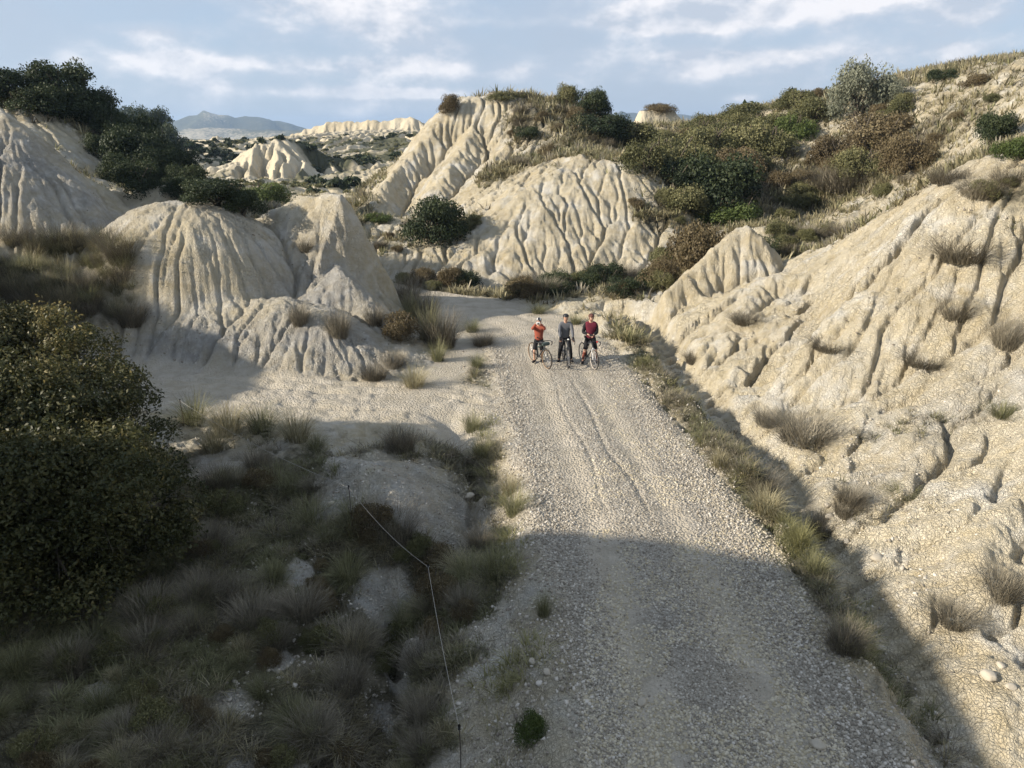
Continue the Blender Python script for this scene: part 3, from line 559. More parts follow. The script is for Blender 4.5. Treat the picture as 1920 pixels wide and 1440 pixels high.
def struct_mesh(name, faces, mat, label=None, cat=None, kind='structure'):
    if not len(faces): return None
    u, inv = np.unique(faces, return_inverse=True); f = inv.reshape(-1, 4)
    me = bpy.data.meshes.new(name); me.vertices.add(len(u)); me.vertices.foreach_set('co', np.stack([VX[u], VY[u], VZ[u]], -1).astype(np.float32).ravel())
    me.loops.add(f.size); me.loops.foreach_set('vertex_index', f.astype(np.int32).ravel()); me.polygons.add(len(f))
    me.polygons.foreach_set('loop_start', np.arange(0, f.size, 4, dtype=np.int32)); me.polygons.foreach_set('use_smooth', np.ones(len(f), bool))
    me.update(); at = me.attributes.new('mask', 'FLOAT_COLOR', 'POINT'); at.data.foreach_set('color', MASK[u].ravel())
    me.materials.append(mat); o = bpy.data.objects.new(name, me); C.collection.objects.link(o); o['kind'] = kind
    if label: o['label'] = label
    return o
TERR = {}
for k_, nm, mt, lb in ((0,'ground',TM,'pale stony ground, verges and eroded gullies beside the gravel road'), (1,'clay_mound',TM,'rounded grey clay mound with a pointed spur left of the riders'),
        (2,'left_hillside',TM,'shaded hillside under the dark trees at upper left'), (3,'central_hill',TM,'sunlit fluted clay hill in the centre behind the riders'),
        (4,'right_hillside',TM,'sunlit eroded clay slope rising right of the road ditch'), (5,'left_slope',TM,'grassy slope behind the big dark bush at left'),
        (6,'dirt_path',TM,'pale dirt path joining the road from the left below the clay mound'), (7,'gravel_road',TM,'straight gravel road with two wheel tracks running to the riders'),
        (8,'far_hills',TF,'far clay hills, cliffs and valley fields beyond the central hill'), (9,'mountains',TF,'blue distant mountains on the horizon')):
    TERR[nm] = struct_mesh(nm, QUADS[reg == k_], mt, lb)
print('terrain', time.time()-T0)
# ------------------------------------------------------------------ vegetation
VR = np.random.RandomState(11)
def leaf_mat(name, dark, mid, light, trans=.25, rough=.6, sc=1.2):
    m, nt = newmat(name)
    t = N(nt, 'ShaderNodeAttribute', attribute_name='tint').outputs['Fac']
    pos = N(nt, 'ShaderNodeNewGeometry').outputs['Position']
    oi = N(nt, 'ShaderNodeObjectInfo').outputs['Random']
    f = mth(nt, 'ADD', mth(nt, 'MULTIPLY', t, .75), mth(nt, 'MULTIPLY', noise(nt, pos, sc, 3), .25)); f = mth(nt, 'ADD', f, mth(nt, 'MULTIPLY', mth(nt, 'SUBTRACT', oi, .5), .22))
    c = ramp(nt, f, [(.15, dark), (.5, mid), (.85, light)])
    b = N(nt, 'ShaderNodeBsdfPrincipled', {'Base Color': c, 'Roughness': rough, 'Specular IOR Level': .25})
    tr = N(nt, 'ShaderNodeBsdfTranslucent', {'Color': c}); mx = N(nt, 'ShaderNodeMixShader', {0: trans, 1: b.outputs[0], 2: tr.outputs[0]})
    N(nt, 'ShaderNodeOutputMaterial', {'Surface': mx.outputs[0]}); return m
LM = {'dark': leaf_mat('dark_evergreen_leaves', (.016,.024,.012), (.035,.050,.022), (.075,.090,.038)),
      'olive': leaf_mat('olive_green_leaves', (.055,.060,.024), (.125,.125,.055), (.23,.215,.10)),
      'green': leaf_mat('fresh_green_leaves', (.035,.055,.015), (.080,.110,.030), (.15,.18,.06)),
      'brown': leaf_mat('brownish_scrub_leaves', (.06,.045,.024), (.13,.10,.052), (.22,.18,.10)),
      'grey': leaf_mat('silver_olive_leaves', (.090,.100,.070), (.19,.20,.14), (.31,.32,.24)),
      'twig': leaf_mat('dry_grey_twigs', (.07,.060,.042), (.165,.145,.105), (.31,.275,.205), .05),
      'dry': leaf_mat('dry_straw_grass', (.14,.12,.065), (.30,.265,.155), (.50,.45,.29), .3),
      'grass': leaf_mat('green_olive_grass', (.075,.076,.038), (.18,.178,.09), (.34,.325,.175), .3),
      'lime': leaf_mat('bright_yellow_green_grass', (.11,.105,.045), (.24,.23,.10), (.40,.375,.19), .35),
      'rust': leaf_mat('mastic_leaves', (.030,.038,.014), (.085,.085,.032), (.34,.27,.11), .25, .5)}  # last tone carries the sunlight painted on the bush top
BARK = plain('grey_bark', (.10,.085,.065), .9, .1, 0, .35, 8)
def fmesh(name, V, F, mat, tint=None, smooth=False):
    """V (n,3), F (m,k) -> mesh"""
    k = F.shape[1]; me = bpy.data.meshes.new(name); me.vertices.add(len(V)); me.vertices.foreach_set('co', np.asarray(V, np.float32).ravel())
    me.loops.add(F.size); me.loops.foreach_set('vertex_index', F.astype(np.int32).ravel()); me.polygons.add(len(F))
    me.polygons.foreach_set('loop_start', np.arange(0, F.size, k, dtype=np.int32))
    if smooth: me.polygons.foreach_set('use_smooth', np.ones(len(F), bool))
    me.update()
    if tint is not None:
        a = me.attributes.new('tint', 'FLOAT', 'POINT'); a.data.foreach_set('value', np.asarray(tint, np.float32))
    me.materials.append(mat); return me
def unit(v): return v/(np.linalg.norm(v, axis=-1, keepdims=True)+1e-9)
def leaves(pos, nrm, size, asp, R, jit=.7):
    n = len(pos); nn = unit(nrm+jit*R.normal(size=(n,3))); t = unit(np.cross(nn, R.normal(size=(n,3)))); b = np.cross(nn, t)
    s = (size*(.6+.8*R.rand(n)))[:,None]; t = t*s; b = b*s*asp
    V = np.stack([pos-t*.5, pos+b*.5+nn*s*.1, pos+t*.5, pos-b*.5+nn*s*.1], 1)
    F = np.arange(n*4).reshape(n, 4); return V.reshape(-1, 3), F
def crown_points(n, R, lumps):
    """points spread over the shells of many small lumps (centre xyz, radius, squash)"""
    L = np.array(lumps); wgt = L[:,3]**2; i = R.choice(len(L), n, p=wgt/wgt.sum())
    d = unit(R.normal(size=(n,3))); d[:,2] = np.abs(d[:,2])*np.where(R.rand(n) < .82, 1, -.6); rad = L[i,3]*(1.1-.46*R.rand(n)**1.2)
    rad = rad*(1+.28*vnoise(d[:,0]*2.2+i*3.1, d[:,1]*2.2+d[:,2]*1.7, 5))
    p = L[i,:3]+d*rad[:,None]*np.array([1,1,.85])
    return p, d, i
def bush_mesh(name, n, seed, kind, leaf=.12, squash=.75, nl=16, asp=.6, open_=.0):
    """unit bush: radius about 1, base at z 0, height about squash*1.35"""
    R = np.random.RandomState(seed); lumps = []
    for j in range(nl):
        a = R.rand()*6.28; e = R.rand()**.7; rr = .62*math.sqrt(1-(e*.9)**2)+.08
        s = R.uniform(.24, .42); lumps.append((rr*math.cos(a)*R.uniform(.7,1.15), rr*math.sin(a)*R.uniform(.7,1.15), max(.12, e*squash*.95), s))
    lumps.append((0, 0, squash*.45, .55))
    p, d, i = crown_points(n, R, lumps); p[:,2] = np.maximum(p[:,2], -.05+.1*R.rand(n))
    V, F = leaves(p, d, leaf, asp, R, .8)
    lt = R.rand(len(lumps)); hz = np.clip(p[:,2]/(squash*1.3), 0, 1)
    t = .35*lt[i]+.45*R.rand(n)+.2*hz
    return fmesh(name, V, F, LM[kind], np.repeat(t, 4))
def tube_pts(path, rads, sides=6):
    P_ = np.array(path, float); V = []; F = []
    for i, p in enumerate(P_):
        t = P_[min(i+1, len(P_)-1)]-P_[max(i-1, 0)]; t = t/(np.linalg.norm(t)+1e-9); u = np.cross(t, (0.3,.2,1) if abs(t[2]) < .9 else (1,0,0)); u /= np.linalg.norm(u); v = np.cross(t, u)
        for k_ in range(sides):
            a = 2*math.pi*k_/sides; V.append(p+rads[i]*(math.cos(a)*u+math.sin(a)*v))
    for i in range(len(P_)-1):
        for k_ in range(sides):
            a, b = i*sides+k_, i*sides+(k_+1) % sides; F.append((a, b, b+sides, a+sides))
    return V, F
def merge_tubes(tubes):
    V = []; F = []
    for v, f in tubes:
        o = len(V); V += list(v); F += [tuple(q+o for q in r) for r in f]
    return np.array(V), np.array(F)
def trunk_mesh(name, seed, h=.8, n=9, r=.045):
    R = np.random.RandomState(seed); T = []
    for j in range(n):
        a = R.rand()*6.28; sp = R.uniform(.25, .65); pts = []; rad = []
        for q in range(6):
            t = q/5; pts.append((sp*math.cos(a+.3*math.sin(q+j))*t**1.2+.03*R.normal(), sp*math.sin(a+.3*math.sin(q+j))*t**1.2+.03*R.normal(), -.12+(h+.1)*t*R.uniform(.9,1.05))); rad.append(r*(1-.85*t)+.004)
        T.append(tube_pts(pts, rad, 5))
    V, F = merge_tubes(T); return fmesh(name, V, F, BARK, None, True)
def blades_mesh(name, n, seed, kind, h=.5, spread=.35, w=.008, droop=.5, base=.12, segs=3, curl=.0):
    R = np.random.RandomState(seed); a = R.rand(n)*6.283; br = base*np.sqrt(R.rand(n)); hh = h*(.45+.65*R.rand(n)); sp = spread*(.15+R.rand(n)**.8)
    bx, by = br*np.cos(a), br*np.sin(a); a2 = a+R.normal(size=n)*.5; dx, dy = np.cos(a2), np.sin(a2); tx, ty = -dy, dx
    V = np.zeros((n, segs+1, 2, 3)); ph = R.rand(n)*6.28
    for s in range(segs+1):
        t = s/segs; off = sp*t**1.5; z = hh*(t-droop*t**2.6*sp/spread*.6); ww = w*(1-.85*t)*(.7+.6*R.rand(n))
        px_ = bx+dx*off+curl*np.sin(ph+t*5)*t*tx; py_ = by+dy*off+curl*np.sin(ph+t*5)*t*ty
        for q, sg in ((0,-1),(1,1)):
            V[:,s,q,0] = px_+tx*ww*sg; V[:,s,q,1] = py_+ty*ww*sg; V[:,s,q,2] = z-.03
    b = np.arange(n)[:,None]*(segs+1)*2; F = []
    for s in range(segs): F.append(np.stack([b[:,0]+2*s, b[:,0]+2*s+1, b[:,0]+2*s+3, b[:,0]+2*s+2], -1))
    t = R.rand(n); tt = np.repeat(t, (segs+1)*2).reshape(n, segs+1, 2)*.75+np.linspace(0,.25,segs+1)[None,:,None]
    return fmesh(name, V.reshape(-1,3), np.concatenate(F), LM[kind], tt.ravel())
def data_of(me): 
    V = np.zeros(len(me.vertices)*3, np.float32); me.vertices.foreach_get('co', V); F = np.zeros(len(me.loops), np.int32); me.loops.foreach_get('vertex_index', F)
    t = np.zeros(len(me.vertices), np.float32); me.attributes['tint'].data.foreach_get('value', t); return V.reshape(-1,3), F.reshape(-1,4), t
def scatter_stuff(name, protos, pts, scales, mat, label, R):
    """one object: many tufts merged (grass that nobody could count)"""
    Vs, Fs, Ts = [], [], []; o = 0; D = [data_of(p) for p in protos]; pick = R.randint(0, len(D), len(pts))
    for pi in range(len(D)):
        m = pick == pi; p = pts[m]; s = scales[m]; a = R.rand(len(p))*6.283; V, F, t = D[pi]; n = len(p)
        if not n: continue
        c, sn = np.cos(a)[:,None], np.sin(a)[:,None]
        W = np.stack([(V[None,:,0]*c-V[None,:,1]*sn)*s[:,None], (V[None,:,0]*sn+V[None,:,1]*c)*s[:,None], V[None,:,2]*s[:,None]*(.8+.4*R.rand(n))[:,None]], -1)+p[:,None,:]
        Fs.append((F[None]+(np.arange(n)*len(V))[:,None,None]).reshape(-1,4)+o); o += n*len(V); Vs.append(W.reshape(-1,3)); Ts.append((t[None]*.75+.25*R.rand(n)[:,None]).ravel())
    me = fmesh(name, np.concatenate(Vs), np.concatenate(Fs), mat, np.concatenate(Ts)); ob = bpy.data.objects.new(name, me); C.collection.objects.link(ob); ob['kind'] = 'stuff'; ob['label'] = label
    ob['category'] = name.replace('_', ' '); return ob
# --- prototypes
BUSH = {}
for kind, leaf, sq, n in (('dark',.058,.8,9500),('olive',.056,.62,9000),('green',.056,.62,9000),('brown',.052,.62,9000),('grey',.05,.85,9500)):
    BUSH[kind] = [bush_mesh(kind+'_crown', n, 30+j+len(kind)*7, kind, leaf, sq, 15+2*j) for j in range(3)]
TRUNK = [trunk_mesh('branches', 50+j) for j in range(2)]
TWIG = [blades_mesh('twigs', 800, 60+j, 'twig', .62, .9, .0085, .3, .5, 3, .13) for j in range(3)]
TUFT = {kd: [blades_mesh('blades', 420, 70+j, kd, .9, .95, .0075, .8, .34, 4) for j in range(3)] for kd in ('dry','grass','lime')}
used_group = {}
def place_plant(name, label, cat, px, py, wpx, hpx, kind, group=None, at=None, seed=None, Ymax=400):
    x, y, z = at if at is not None else hit(px, py, 4.5, Ymax)
    dep = y*math.cos(PITCH)+(7.8-z)*math.sin(PITCH); wm = wpx*dep/1356/2; hm = hpx*dep/1356
    R = rnd if seed is None else random.Random(seed)
    if kind in BUSH:
        root = bpy.data.objects.new(name, None); C.collection.objects.link(root); root.empty_display_size = .3
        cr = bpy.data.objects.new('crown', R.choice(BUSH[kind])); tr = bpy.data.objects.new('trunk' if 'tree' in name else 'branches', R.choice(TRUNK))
        for q in (cr, tr): C.collection.objects.link(q); q.parent = root
        sq = {'dark':.8,'grey':.85}.get(kind, .62)
    elif kind == 'twig':
        root = bpy.data.objects.new(name, R.choice(TWIG)); C.collection.objects.link(root); sq = .48
    else:
        root = bpy.data.objects.new(name, R.choice(TUFT[kind])); C.collection.objects.link(root); sq = .62
    sz = hm/(sq*1.22) if kind in BUSH else hm/sq/1.2
    root.location = (x, y+wm*.35, z-.06*hm); root.scale = (wm, wm*R.uniform(.85,1.1), sz); root.rotation_euler = (0, 0, R.uniform(0, 6.28))
    if abs(wm) > 0: root.scale = (wm, wm, sz)
    root['label'] = label; root['category'] = cat
    if group: root['group'] = group
    return root
B = lambda nm, lb, px, py, w_, h_, k_, g_=None, cat='bush', **kw: place_plant(nm, lb, cat, px, py, w_*(1.2 if k_ in BUSH else 1.15 if k_ == 'twig' else 1), h_*(1.15 if k_ in BUSH else 1.15 if k_ == 'twig' else 1), k_, g_, **kw)
def gat(px, Y): x = P(px, 480, Y)[0]; return (x, Y, hgt(x, Y))
# left ridge and hillside
B('tree', 'tall rounded dark tree standing highest on the left ridge', 108, 205, 128, 76, 'dark', cat='tree')
B('bush', 'broad dark bush at the left picture edge on the ridge', 25, 196, 130, 60, 'dark')
B('bush', 'dark bush directly below the tall ridge tree', 165, 235, 90, 60, 'dark')
HB = []; PB = []; ORD = 'first second third fourth fifth sixth seventh eighth ninth tenth eleventh twelfth thirteenth fourteenth fifteenth sixteenth seventeenth eighteenth nineteenth twentieth'.split()+['twenty-first','twenty-second','twenty-third','twenty-fourth']
for q in ((340,330,70,44),(310,290,60,50),(280,270,70,60),(250,245,80,60),(215,225,85,60),(180,205,70,60),(240,330,110,80),(290,345,90,60),(130,225,90,50),(60,215,110,46),(350,355,70,40),(270,300,90,70),(200,262,80,50),(235,300,85,55),(270,322,80,55),(300,345,70,55),(225,345,80,50),(255,365,90,55),(190,300,60,40),(305,300,40,30),(150,215,70,35),(330,372,60,35)):
    HB.append(B('bush', 'dark', q[0], q[1], q[2], q[3], 'dark', 'dark bushes down the left hillside'))
B('bush', 'long low dark bush just right of the pale hump behind the clay mound', 395, 385, 120, 42, 'dark')
B('bush', 'dark bush at the right end of the hedge behind the clay mound', 450, 402, 75, 40, 'dark')
B('bush', 'small bright green bush alone behind the clay mound', 495, 385, 85, 34, 'green')
# central hill
B('bush', 'big round dark bush at the foot of the central hill', 812, 458, 112, 74, 'dark')
B('bush', 'small green bush left of the big round dark bush', 705, 418, 55, 14, 'green')
B('bush', 'rounded green tree at the right end of the central hilltop', 1110, 224, 72, 50, 'dark', cat='tree')
B('bush', 'smaller bush left of the green tree on the central hilltop', 1064, 200, 50, 32, 'olive')
B('bush', 'low dark bush on the slope below the green hilltop tree', 1125, 262, 110, 42, 'dark')
B('bush', 'small dark bush alone on the upper face of the central hill', 988, 268, 54, 25, 'dark')
B('bush', 'rusty brown bush on the left corner of the central hilltop', 845, 212, 46, 26, 'brown')
B('bush', 'brown bush capping the small far butte', 1236, 218, 62, 17, 'brown', at=P(1236,214,91))
B('bush', 'low olive bush on top of the central hill, middle', 960, 190, 90, 14, 'olive')
# right plateau thicket
for q in ((1190,282,115,42,'olive'),(1255,318,120,50,'olive'),(1210,330,90,50,'olive'),(1320,268,95,36,'olive'),(1330,300,110,50,'olive'),(1400,292,110,48,'olive'),(1440,300,100,50,'olive'),(1380,330,100,40,'brown'),
          (1290,345,110,60,'olive'),(1300,275,70,26,'brown'),(1445,255,90,34,'olive'),(1350,262,80,28,'olive'),(1280,400,100,40,'olive'),(1400,245,90,26,'olive')):
    PB.append((q[0], B('bush', 'x', *q[:5], 'bushes of the plateau thicket')))
B('bush', 'largest dark bush at the lower edge of the plateau thicket', 1345, 395, 165, 95, 'dark')
B('bush', 'dark bush left of the largest dark plateau bush', 1275, 365, 90, 60, 'dark')
B('bush', 'bright green low bush below the largest dark plateau bush', 1365, 425, 120, 44, 'green')
B('bush', 'brownish bush above the small pale cone at the plateau foot', 1322, 478, 120, 78, 'brown', at=gat(1322, 37.2))
B('bush', 'dark bush tucked behind the right side of the small pale cone', 1432, 452, 60, 46, 'dark', at=gat(1432, 36.5))
B('bush', 'long olive bush climbing the slope towards the silver tree, upper part', 1535, 235, 90, 40, 'olive')
B('bush', 'long olive bush climbing the slope towards the silver tree, lower part', 1490, 268, 80, 42, 'green')
B('tree', 'large silvery grey olive tree on the right skyline', 1618, 218, 112, 92, 'grey', cat='tree')
B('tree', 'small silvery tree right beside the large olive tree on the skyline', 1676, 194, 44, 40, 'grey', cat='tree')
B('bush', 'skyline bush left of the silver olive tree', 1500, 205, 80, 30, 'olive')
B('bush', 'small skyline bush nearest the distant blue mountain', 1322, 246, 56, 26, 'olive')
B('bush', 'low skyline bush between two others left of the silver tree', 1400, 225, 100, 24, 'olive')
B('bush', 'wide rusty brown bush in the middle of the right plateau', 1650, 292, 150, 62, 'brown')
B('bush', 'rusty brown bush joined to the left end of the wide brown one', 1575, 320, 110, 50, 'brown')
B('bush', 'olive bush just below the wide rusty brown bush', 1620, 338, 100, 48, 'olive')
B('bush', 'round yellowish brown bush right of the brown thicket', 1706, 325, 92, 60, 'brown')
B('bush', 'grey brown low bush below the brown thicket', 1590, 362, 150, 48, 'twig')
B('bush', 'dark green bush high on the slope near the right edge', 1872, 268, 72, 52, 'dark')
B('bush', 'small dark bush on the right skyline', 1772, 152, 60, 18, 'dark')
B('bush', 'brown bush lying below the right skyline', 1840, 163, 60, 20, 'brown')
B('bush', 'green bush cut by the right picture edge, halfway up', 1905, 300, 70, 34, 'green')
B('bush', 'olive bush at the foot of the brown bush above the pale cone', 1250, 500, 70, 30, 'olive')
for i_, o_ in enumerate(sorted(HB, key=lambda o: -(o.location.z))): o_['label'] = 'dark evergreen bush of the left hillside thicket, %s from its top' % ORD[i_]
for i_, (q_, o_) in enumerate(sorted(PB, key=lambda t: t[0])): o_['label'] = 'olive green bush of the plateau thicket, %s from its left end' % ORD[i_]
# twiggy shrubs on the right slope
for q in ((1820,492,135,48,'broad grey dead shrub hanging on the yellow clay ridge'),(1520,842,140,58,'large bare brown shrub at the foot of the right slope'),(1893,655,70,60,'grey dead shrub at the right picture edge on the slope'),
          (1800,600,80,44,'grey twiggy shrub in the gully of the right slope'),(1440,800,60,30,'small brown shrub left of the large bare brown shrub'),(1850,372,100,36,'grey scrub on the rim of the yellow clay ridge'),
          (1780,345,80,30,'brown scrub at the top left rim of the yellow clay ridge'),(1900,350,80,34,'grey scrub at the far right of the ridge rim'),(1590,1230,90,58,'dark brown shrub on the shaded right road edge'),
          (1800,1180,90,40,'brown shrub beside the wash at lower right'),(1885,1130,90,60,'tangled dead shrub at the lower right picture edge'),(1545,1010,60,40,'brown shrub behind the bright green tussock'),
          (1430,930,90,46,'brown grassy shrub on the sunlit right verge'),(1590,970,60,36,'dull green shrub across the ditch from the bright tussock'),(1300,682,40,24,'small brown shrub just across the ditch from the riders'),
          (572,472,42,28,'pale pinkish dry shrub on the flank between mound and spur'),(560,612,50,44,'dark tufted shrub on the mound foot, left one of a pair'),(632,632,60,52,'dark tufted shrub on the mound foot, right one of a pair'),
          (752,850,70,46,'reddish dry shrub on the rim of the gully'),(480,890,60,50,'pale dry tuft alone on the pebbly bank'),(735,690,60,30,'dark shrub at the right end of the clay terrace')):
    B('dry_shrub', q[4], q[0], q[1], q[2], q[3], 'twig', cat='shrub')
for q in ((762,575,75,56,'twig','grey brush at the top of the bank right of the clay spur'),(790,605,80,60,'twig','big grey brush on the bank right of the clay spur, upper middle'),(825,650,90,66,'twig','rounded grey brush at the trail edge right of the clay spur'),
          (745,640,70,44,'brown','low brown shrub at the very foot of the clay spur'),(700,610,50,34,'twig','small dry shrub low on the right face of the clay spur'),(700,715,70,30,'twig','dry shrub where the clay terrace meets the dirt path'),
          (885,625,60,30,'grass','low green clump in the strip between trail and road, upper one'),(905,650,54,26,'twig','low brown shrub in the strip between trail and road, middle one'),(893,690,54,28,'grass','low green clump in the strip between trail and road, lowest one'),
          (1400,610,70,20,'twig','flat dry shrub on the middle of the right slope'),(1560,660,90,24,'twig','wide dry shrub on a ledge of the right slope'),(1740,690,90,26,'twig','dry shrub above the pale flat ledge of the right slope'),
          (1890,790,100,30,'grass','grassy scrub on the pale flat ledge at the right edge'),(1700,940,90,30,'grass','low grassy scrub near the foot of the right slope'),(1600,950,70,34,'twig','small dry bush across the ditch from the bright tussock')):
    B('shrub', q[5], q[0], q[1], q[2], q[3], q[4], cat='shrub')
# tussocks
for q in ((1505,1030,80,62,'lime','bright yellow green tussock on the right road edge'),(1535,1080,80,52,'grass','shaded green tussock below the bright yellow one'),(1440,968,110,56,'dry','straw tussock left of the bright yellow green one'),
          (1350,880,60,40,'dry','straw tussock where the right verge narrows'),(885,812,70,46,'grass','olive tussock on the left road edge, upper of two'),(905,862,70,50,'grass','olive tussock on the left road edge, lower of two'),
          (965,970,90,60,'grass','large olive tussock beside the road at the shadow edge'),(955,930,70,50,'dry','straw tussock just above the large olive roadside tussock'),(930,1100,110,90,'grass','shaded dark tussock at the gully rim'),
          (355,800,110,66,'grass','first tussock of the sunlit row, left end'),(420,822,130,76,'dry','second tussock of the sunlit row from the left'),(485,818,120,70,'grass','middle tussock of the sunlit row'),
          (550,832,120,66,'dry','right hand straw tussock of the sunlit row'),(395,852,95,56,'dry','low straw tussock in front of the sunlit row'),(590,850,70,40,'grass','shaded tussock at the right end of the sunlit row'),
          (1180,645,50,30,'lime','bright green tussock on the bank beside the right rider'),(1205,690,60,24,'lime','low bright green growth on the bank below the right rider'),(1010,590,60,24,'grass','green clump at the road edge behind the riders'),
          (1080,610,50,26,'grass','dark green clump just behind the middle rider'),(990,1395,62,44,'green','small leafy green plant at the bottom left road edge'),(1020,1160,60,60,'grass','dark tussock on the left road shoulder in shade'),
          (800,640,80,90,'grass','large drooping grass bank at the clay spur foot'),(770,600,70,60,'grass','upper grass clump at the clay spur foot'),(820,680,60,50,'grass','lowest grass clump at the clay spur foot'),
          (775,730,90,50,'dry','dry grass clump where trail meets path')):
    B('tussock' if q[4] != 'green' else 'leafy_plant', q[5], q[0], q[1], q[2], q[3], q[4], cat='grass tussock' if q[4] != 'green' else 'plant')
print('heroes', time.time()-T0)
# --- the big mastic bush in the left foreground
def big_bush():
    R = np.random.RandomState(5)
    L = [(60,660,12.4,1.0),(150,690,11.9,.85),(-60,680,12.4,1.3),(215,770,11.4,.75),(120,800,11,1.15),(0,820,10.5,1.3),(255,870,10.9,.85),(285,960,10.6,.75),(180,930,10,1.1),(60,960,9.7,1.2),
         (240,1040,10.1,.85),(120,1080,9.4,1.05),(-80,1000,9.4,1.5),(0,1130,9,.9),(315,1010,10.5,.5),(-150,760,11.5,1.5),(-200,900,10.3,1.6),(200,1100,10,.7),(20,640,12.8,.8),(180,660,12.3,.45),(120,630,12.5,.5),(230,720,11.8,.45)]
    L = [(a_, b_, Y_*(1.28 if b_ < 720 else 1.24 if b_ < 900 else 1.17), r_*1.2) for a_, b_, Y_, r_ in L]
    lumps = []
    for px, py, Y, r in L:
        c = P(px, py, Y)
        for j in range(int(9*r*r)+4):
            d = unit(R.normal(size=3)); d[2] = abs(d[2])*(1 if R.rand() < .7 else -.5); lumps.append((c[0]+d[0]*r*.72, c[1]+d[1]*r*.72, c[2]+d[2]*r*.72, r*R.uniform(.22,.42)+.08))
    n = 30000; p, d, i = crown_points(n, R, lumps)
    # sprigs of leaflets round each twig end
    k_ = 7; a = np.repeat(p, k_, 0)+R.normal(size=(n*k_,3))*.06; nn = np.repeat(d, k_, 0)
    V, F = leaves(a, nn, .078, .5, R, .9)
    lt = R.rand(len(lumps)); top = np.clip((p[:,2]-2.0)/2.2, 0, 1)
    t = np.repeat(.3*lt[i]+.3*R.rand(n), k_)+.25*R.rand(n*k_)+np.repeat(.42*top*R.rand(n), k_)  # higher leaves tinted lighter: sunlight on the crown put into the colour
    root = bpy.data.objects.new('big_bush', None); root.location = (-9.6, 13.6, hgt(-9.6, 13.6)); C.collection.objects.link(root)
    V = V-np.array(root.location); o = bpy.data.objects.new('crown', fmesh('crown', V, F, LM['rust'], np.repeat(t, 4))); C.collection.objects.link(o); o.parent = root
    T = []
    for j, (px, py, Y, r) in enumerate(L):
        c = np.array(P(px, py, Y))-np.array(root.location); s = np.array((R.normal()*.3, R.normal()*.3, -.3)); pts = [s+(c-s)*t*np.array((1,1,1))+np.array((0,0,.5*math.sin(math.pi*t)))+R.normal(size=3)*.06*(t > 0) for t in np.linspace(0,1,7)]
        T.append(tube_pts(pts, np.linspace(.10,.02,7), 6))
        for q in range(9):
            e = c+unit(R.normal(size=3)+np.array((0,0,.4)))*r*.95; T.append(tube_pts([pts[4], (pts[4]+e)/2+R.normal(size=3)*.1, e], [.02,.012,.004], 4))
    V, F = merge_tubes(T); o = bpy.data.objects.new('branches', fmesh('branches', V, F, BARK, None, True)); C.collection.objects.link(o); o.parent = root
    root['label'] = 'huge dark mastic bush with rusty top tinted as sunlit filling the left foreground'; root['category'] = 'bush'
big_bush()
# --- grass and low scrub in masses
def scatter(n, x0, x1, y0, y1, prob, R, zoff=-.01):
    x = R.uniform(x0, x1, n); y = np.exp(R.uniform(math.log(y0), math.log(y1), n)); x = x*y if x1 <= 1.5 else x
    v = prob(x, y); kq = R.rand(n) < v; x, y = x[kq], y[kq]; return np.stack([x, y, height(x, y)+zoff], -1)
def vden(x, y): return veg_density(x, y, slope_at(x, y))
R = np.random.RandomState(21)
small = {kd: [blades_mesh('tuft', 16, 80+j, kd, .5, .5, .017, .5, .16, 2) for j in range(3)] for kd in ('dry','grass')}
smallt = [blades_mesh('tuft', 22, 90+j, 'twig', .4, .55, .014, .3, .25, 2, .1) for j in range(3)]
def clump(x, y, s, th): return vnoise(x*s, y*s, 95) > th
def mass(name, kd, protos, label, n, th, szlo, szhi, y0=6, y1=27):
    p = scatter(n, -.85, .85, y0, y1, lambda x, y: np.clip(vden(x, y)*1.15-.2, 0, 1)*(fbm(x*.8+hash(kd) % 7 if False else x*.8, y*.8, 3, len(name)) > th)*(flat_mask(x, y) < .25), R)
    s = szlo+(szhi-szlo)*R.rand(len(p))**2; s = s*(.8+.012*p[:,1]); print(name, len(p))
    scatter_stuff(name, protos, p, s, LM[kd], label, R)
mass('dry_grass', 'dry', small['dry'], 'dry straw grass on the near slopes and verges', 42000, -.1, .25, .65)
mass('green_grass', 'grass', small['grass'], 'dull green grass tufts in the near hollows', 46000, -.1, .25, .65)
mass('low_scrub', 'twig', smallt, 'low grey brown scrub covering the near hollows', 36000, -.05, .3, .75)
smalll = [blades_mesh('tuft', 18, 280+j, 'lime', .4, .5, .014, .5, .2, 2) for j in range(3)]
pv = scatter(30000, -.3, .6, 9, 31, lambda x, y: np.exp(-((seg_near(x, y, ROADS)[1]+3.1)/.42)**2)*(fbm(x*.9, y*.9, 3, 144) > .05)*.7+.6*np.exp(-((seg_near(x, y, ROADS)[1]-2.9)/.3)**2)*(fbm(x*.9, y*.9, 3, 145) > .12)*(y < 20), R)
scatter_stuff('verge_grass', smalll+small['grass'][:2]+small['dry'][:2], pv, .22+.4*R.rand(len(pv)), LM['lime'], 'short yellow green grass along the road verge and bank', R); print('verge', len(pv))
wide = {kd: [blades_mesh('wide_tuft', 7, 180+j, kd, .5, .55, .045, .4, .25, 2) for j in range(3)] for kd in ('dry','grass','twig')}
mass('hill_dry_grass', 'dry', wide['dry'], 'dry straw grass on the hills and plateau', 110000, -.15, .4, 1.0, 27, 88)
mass('hill_green_grass', 'grass', wide['grass'], 'dull green grass on the hills and plateau', 50000, .02, .4, 1.0, 27, 88)
mass('hill_scrub', 'twig', wide['twig'], 'low grey brown scrub on the hills and plateau', 45000, .03, .4, 1.1, 27, 88)
print('masses', time.time()-T0)
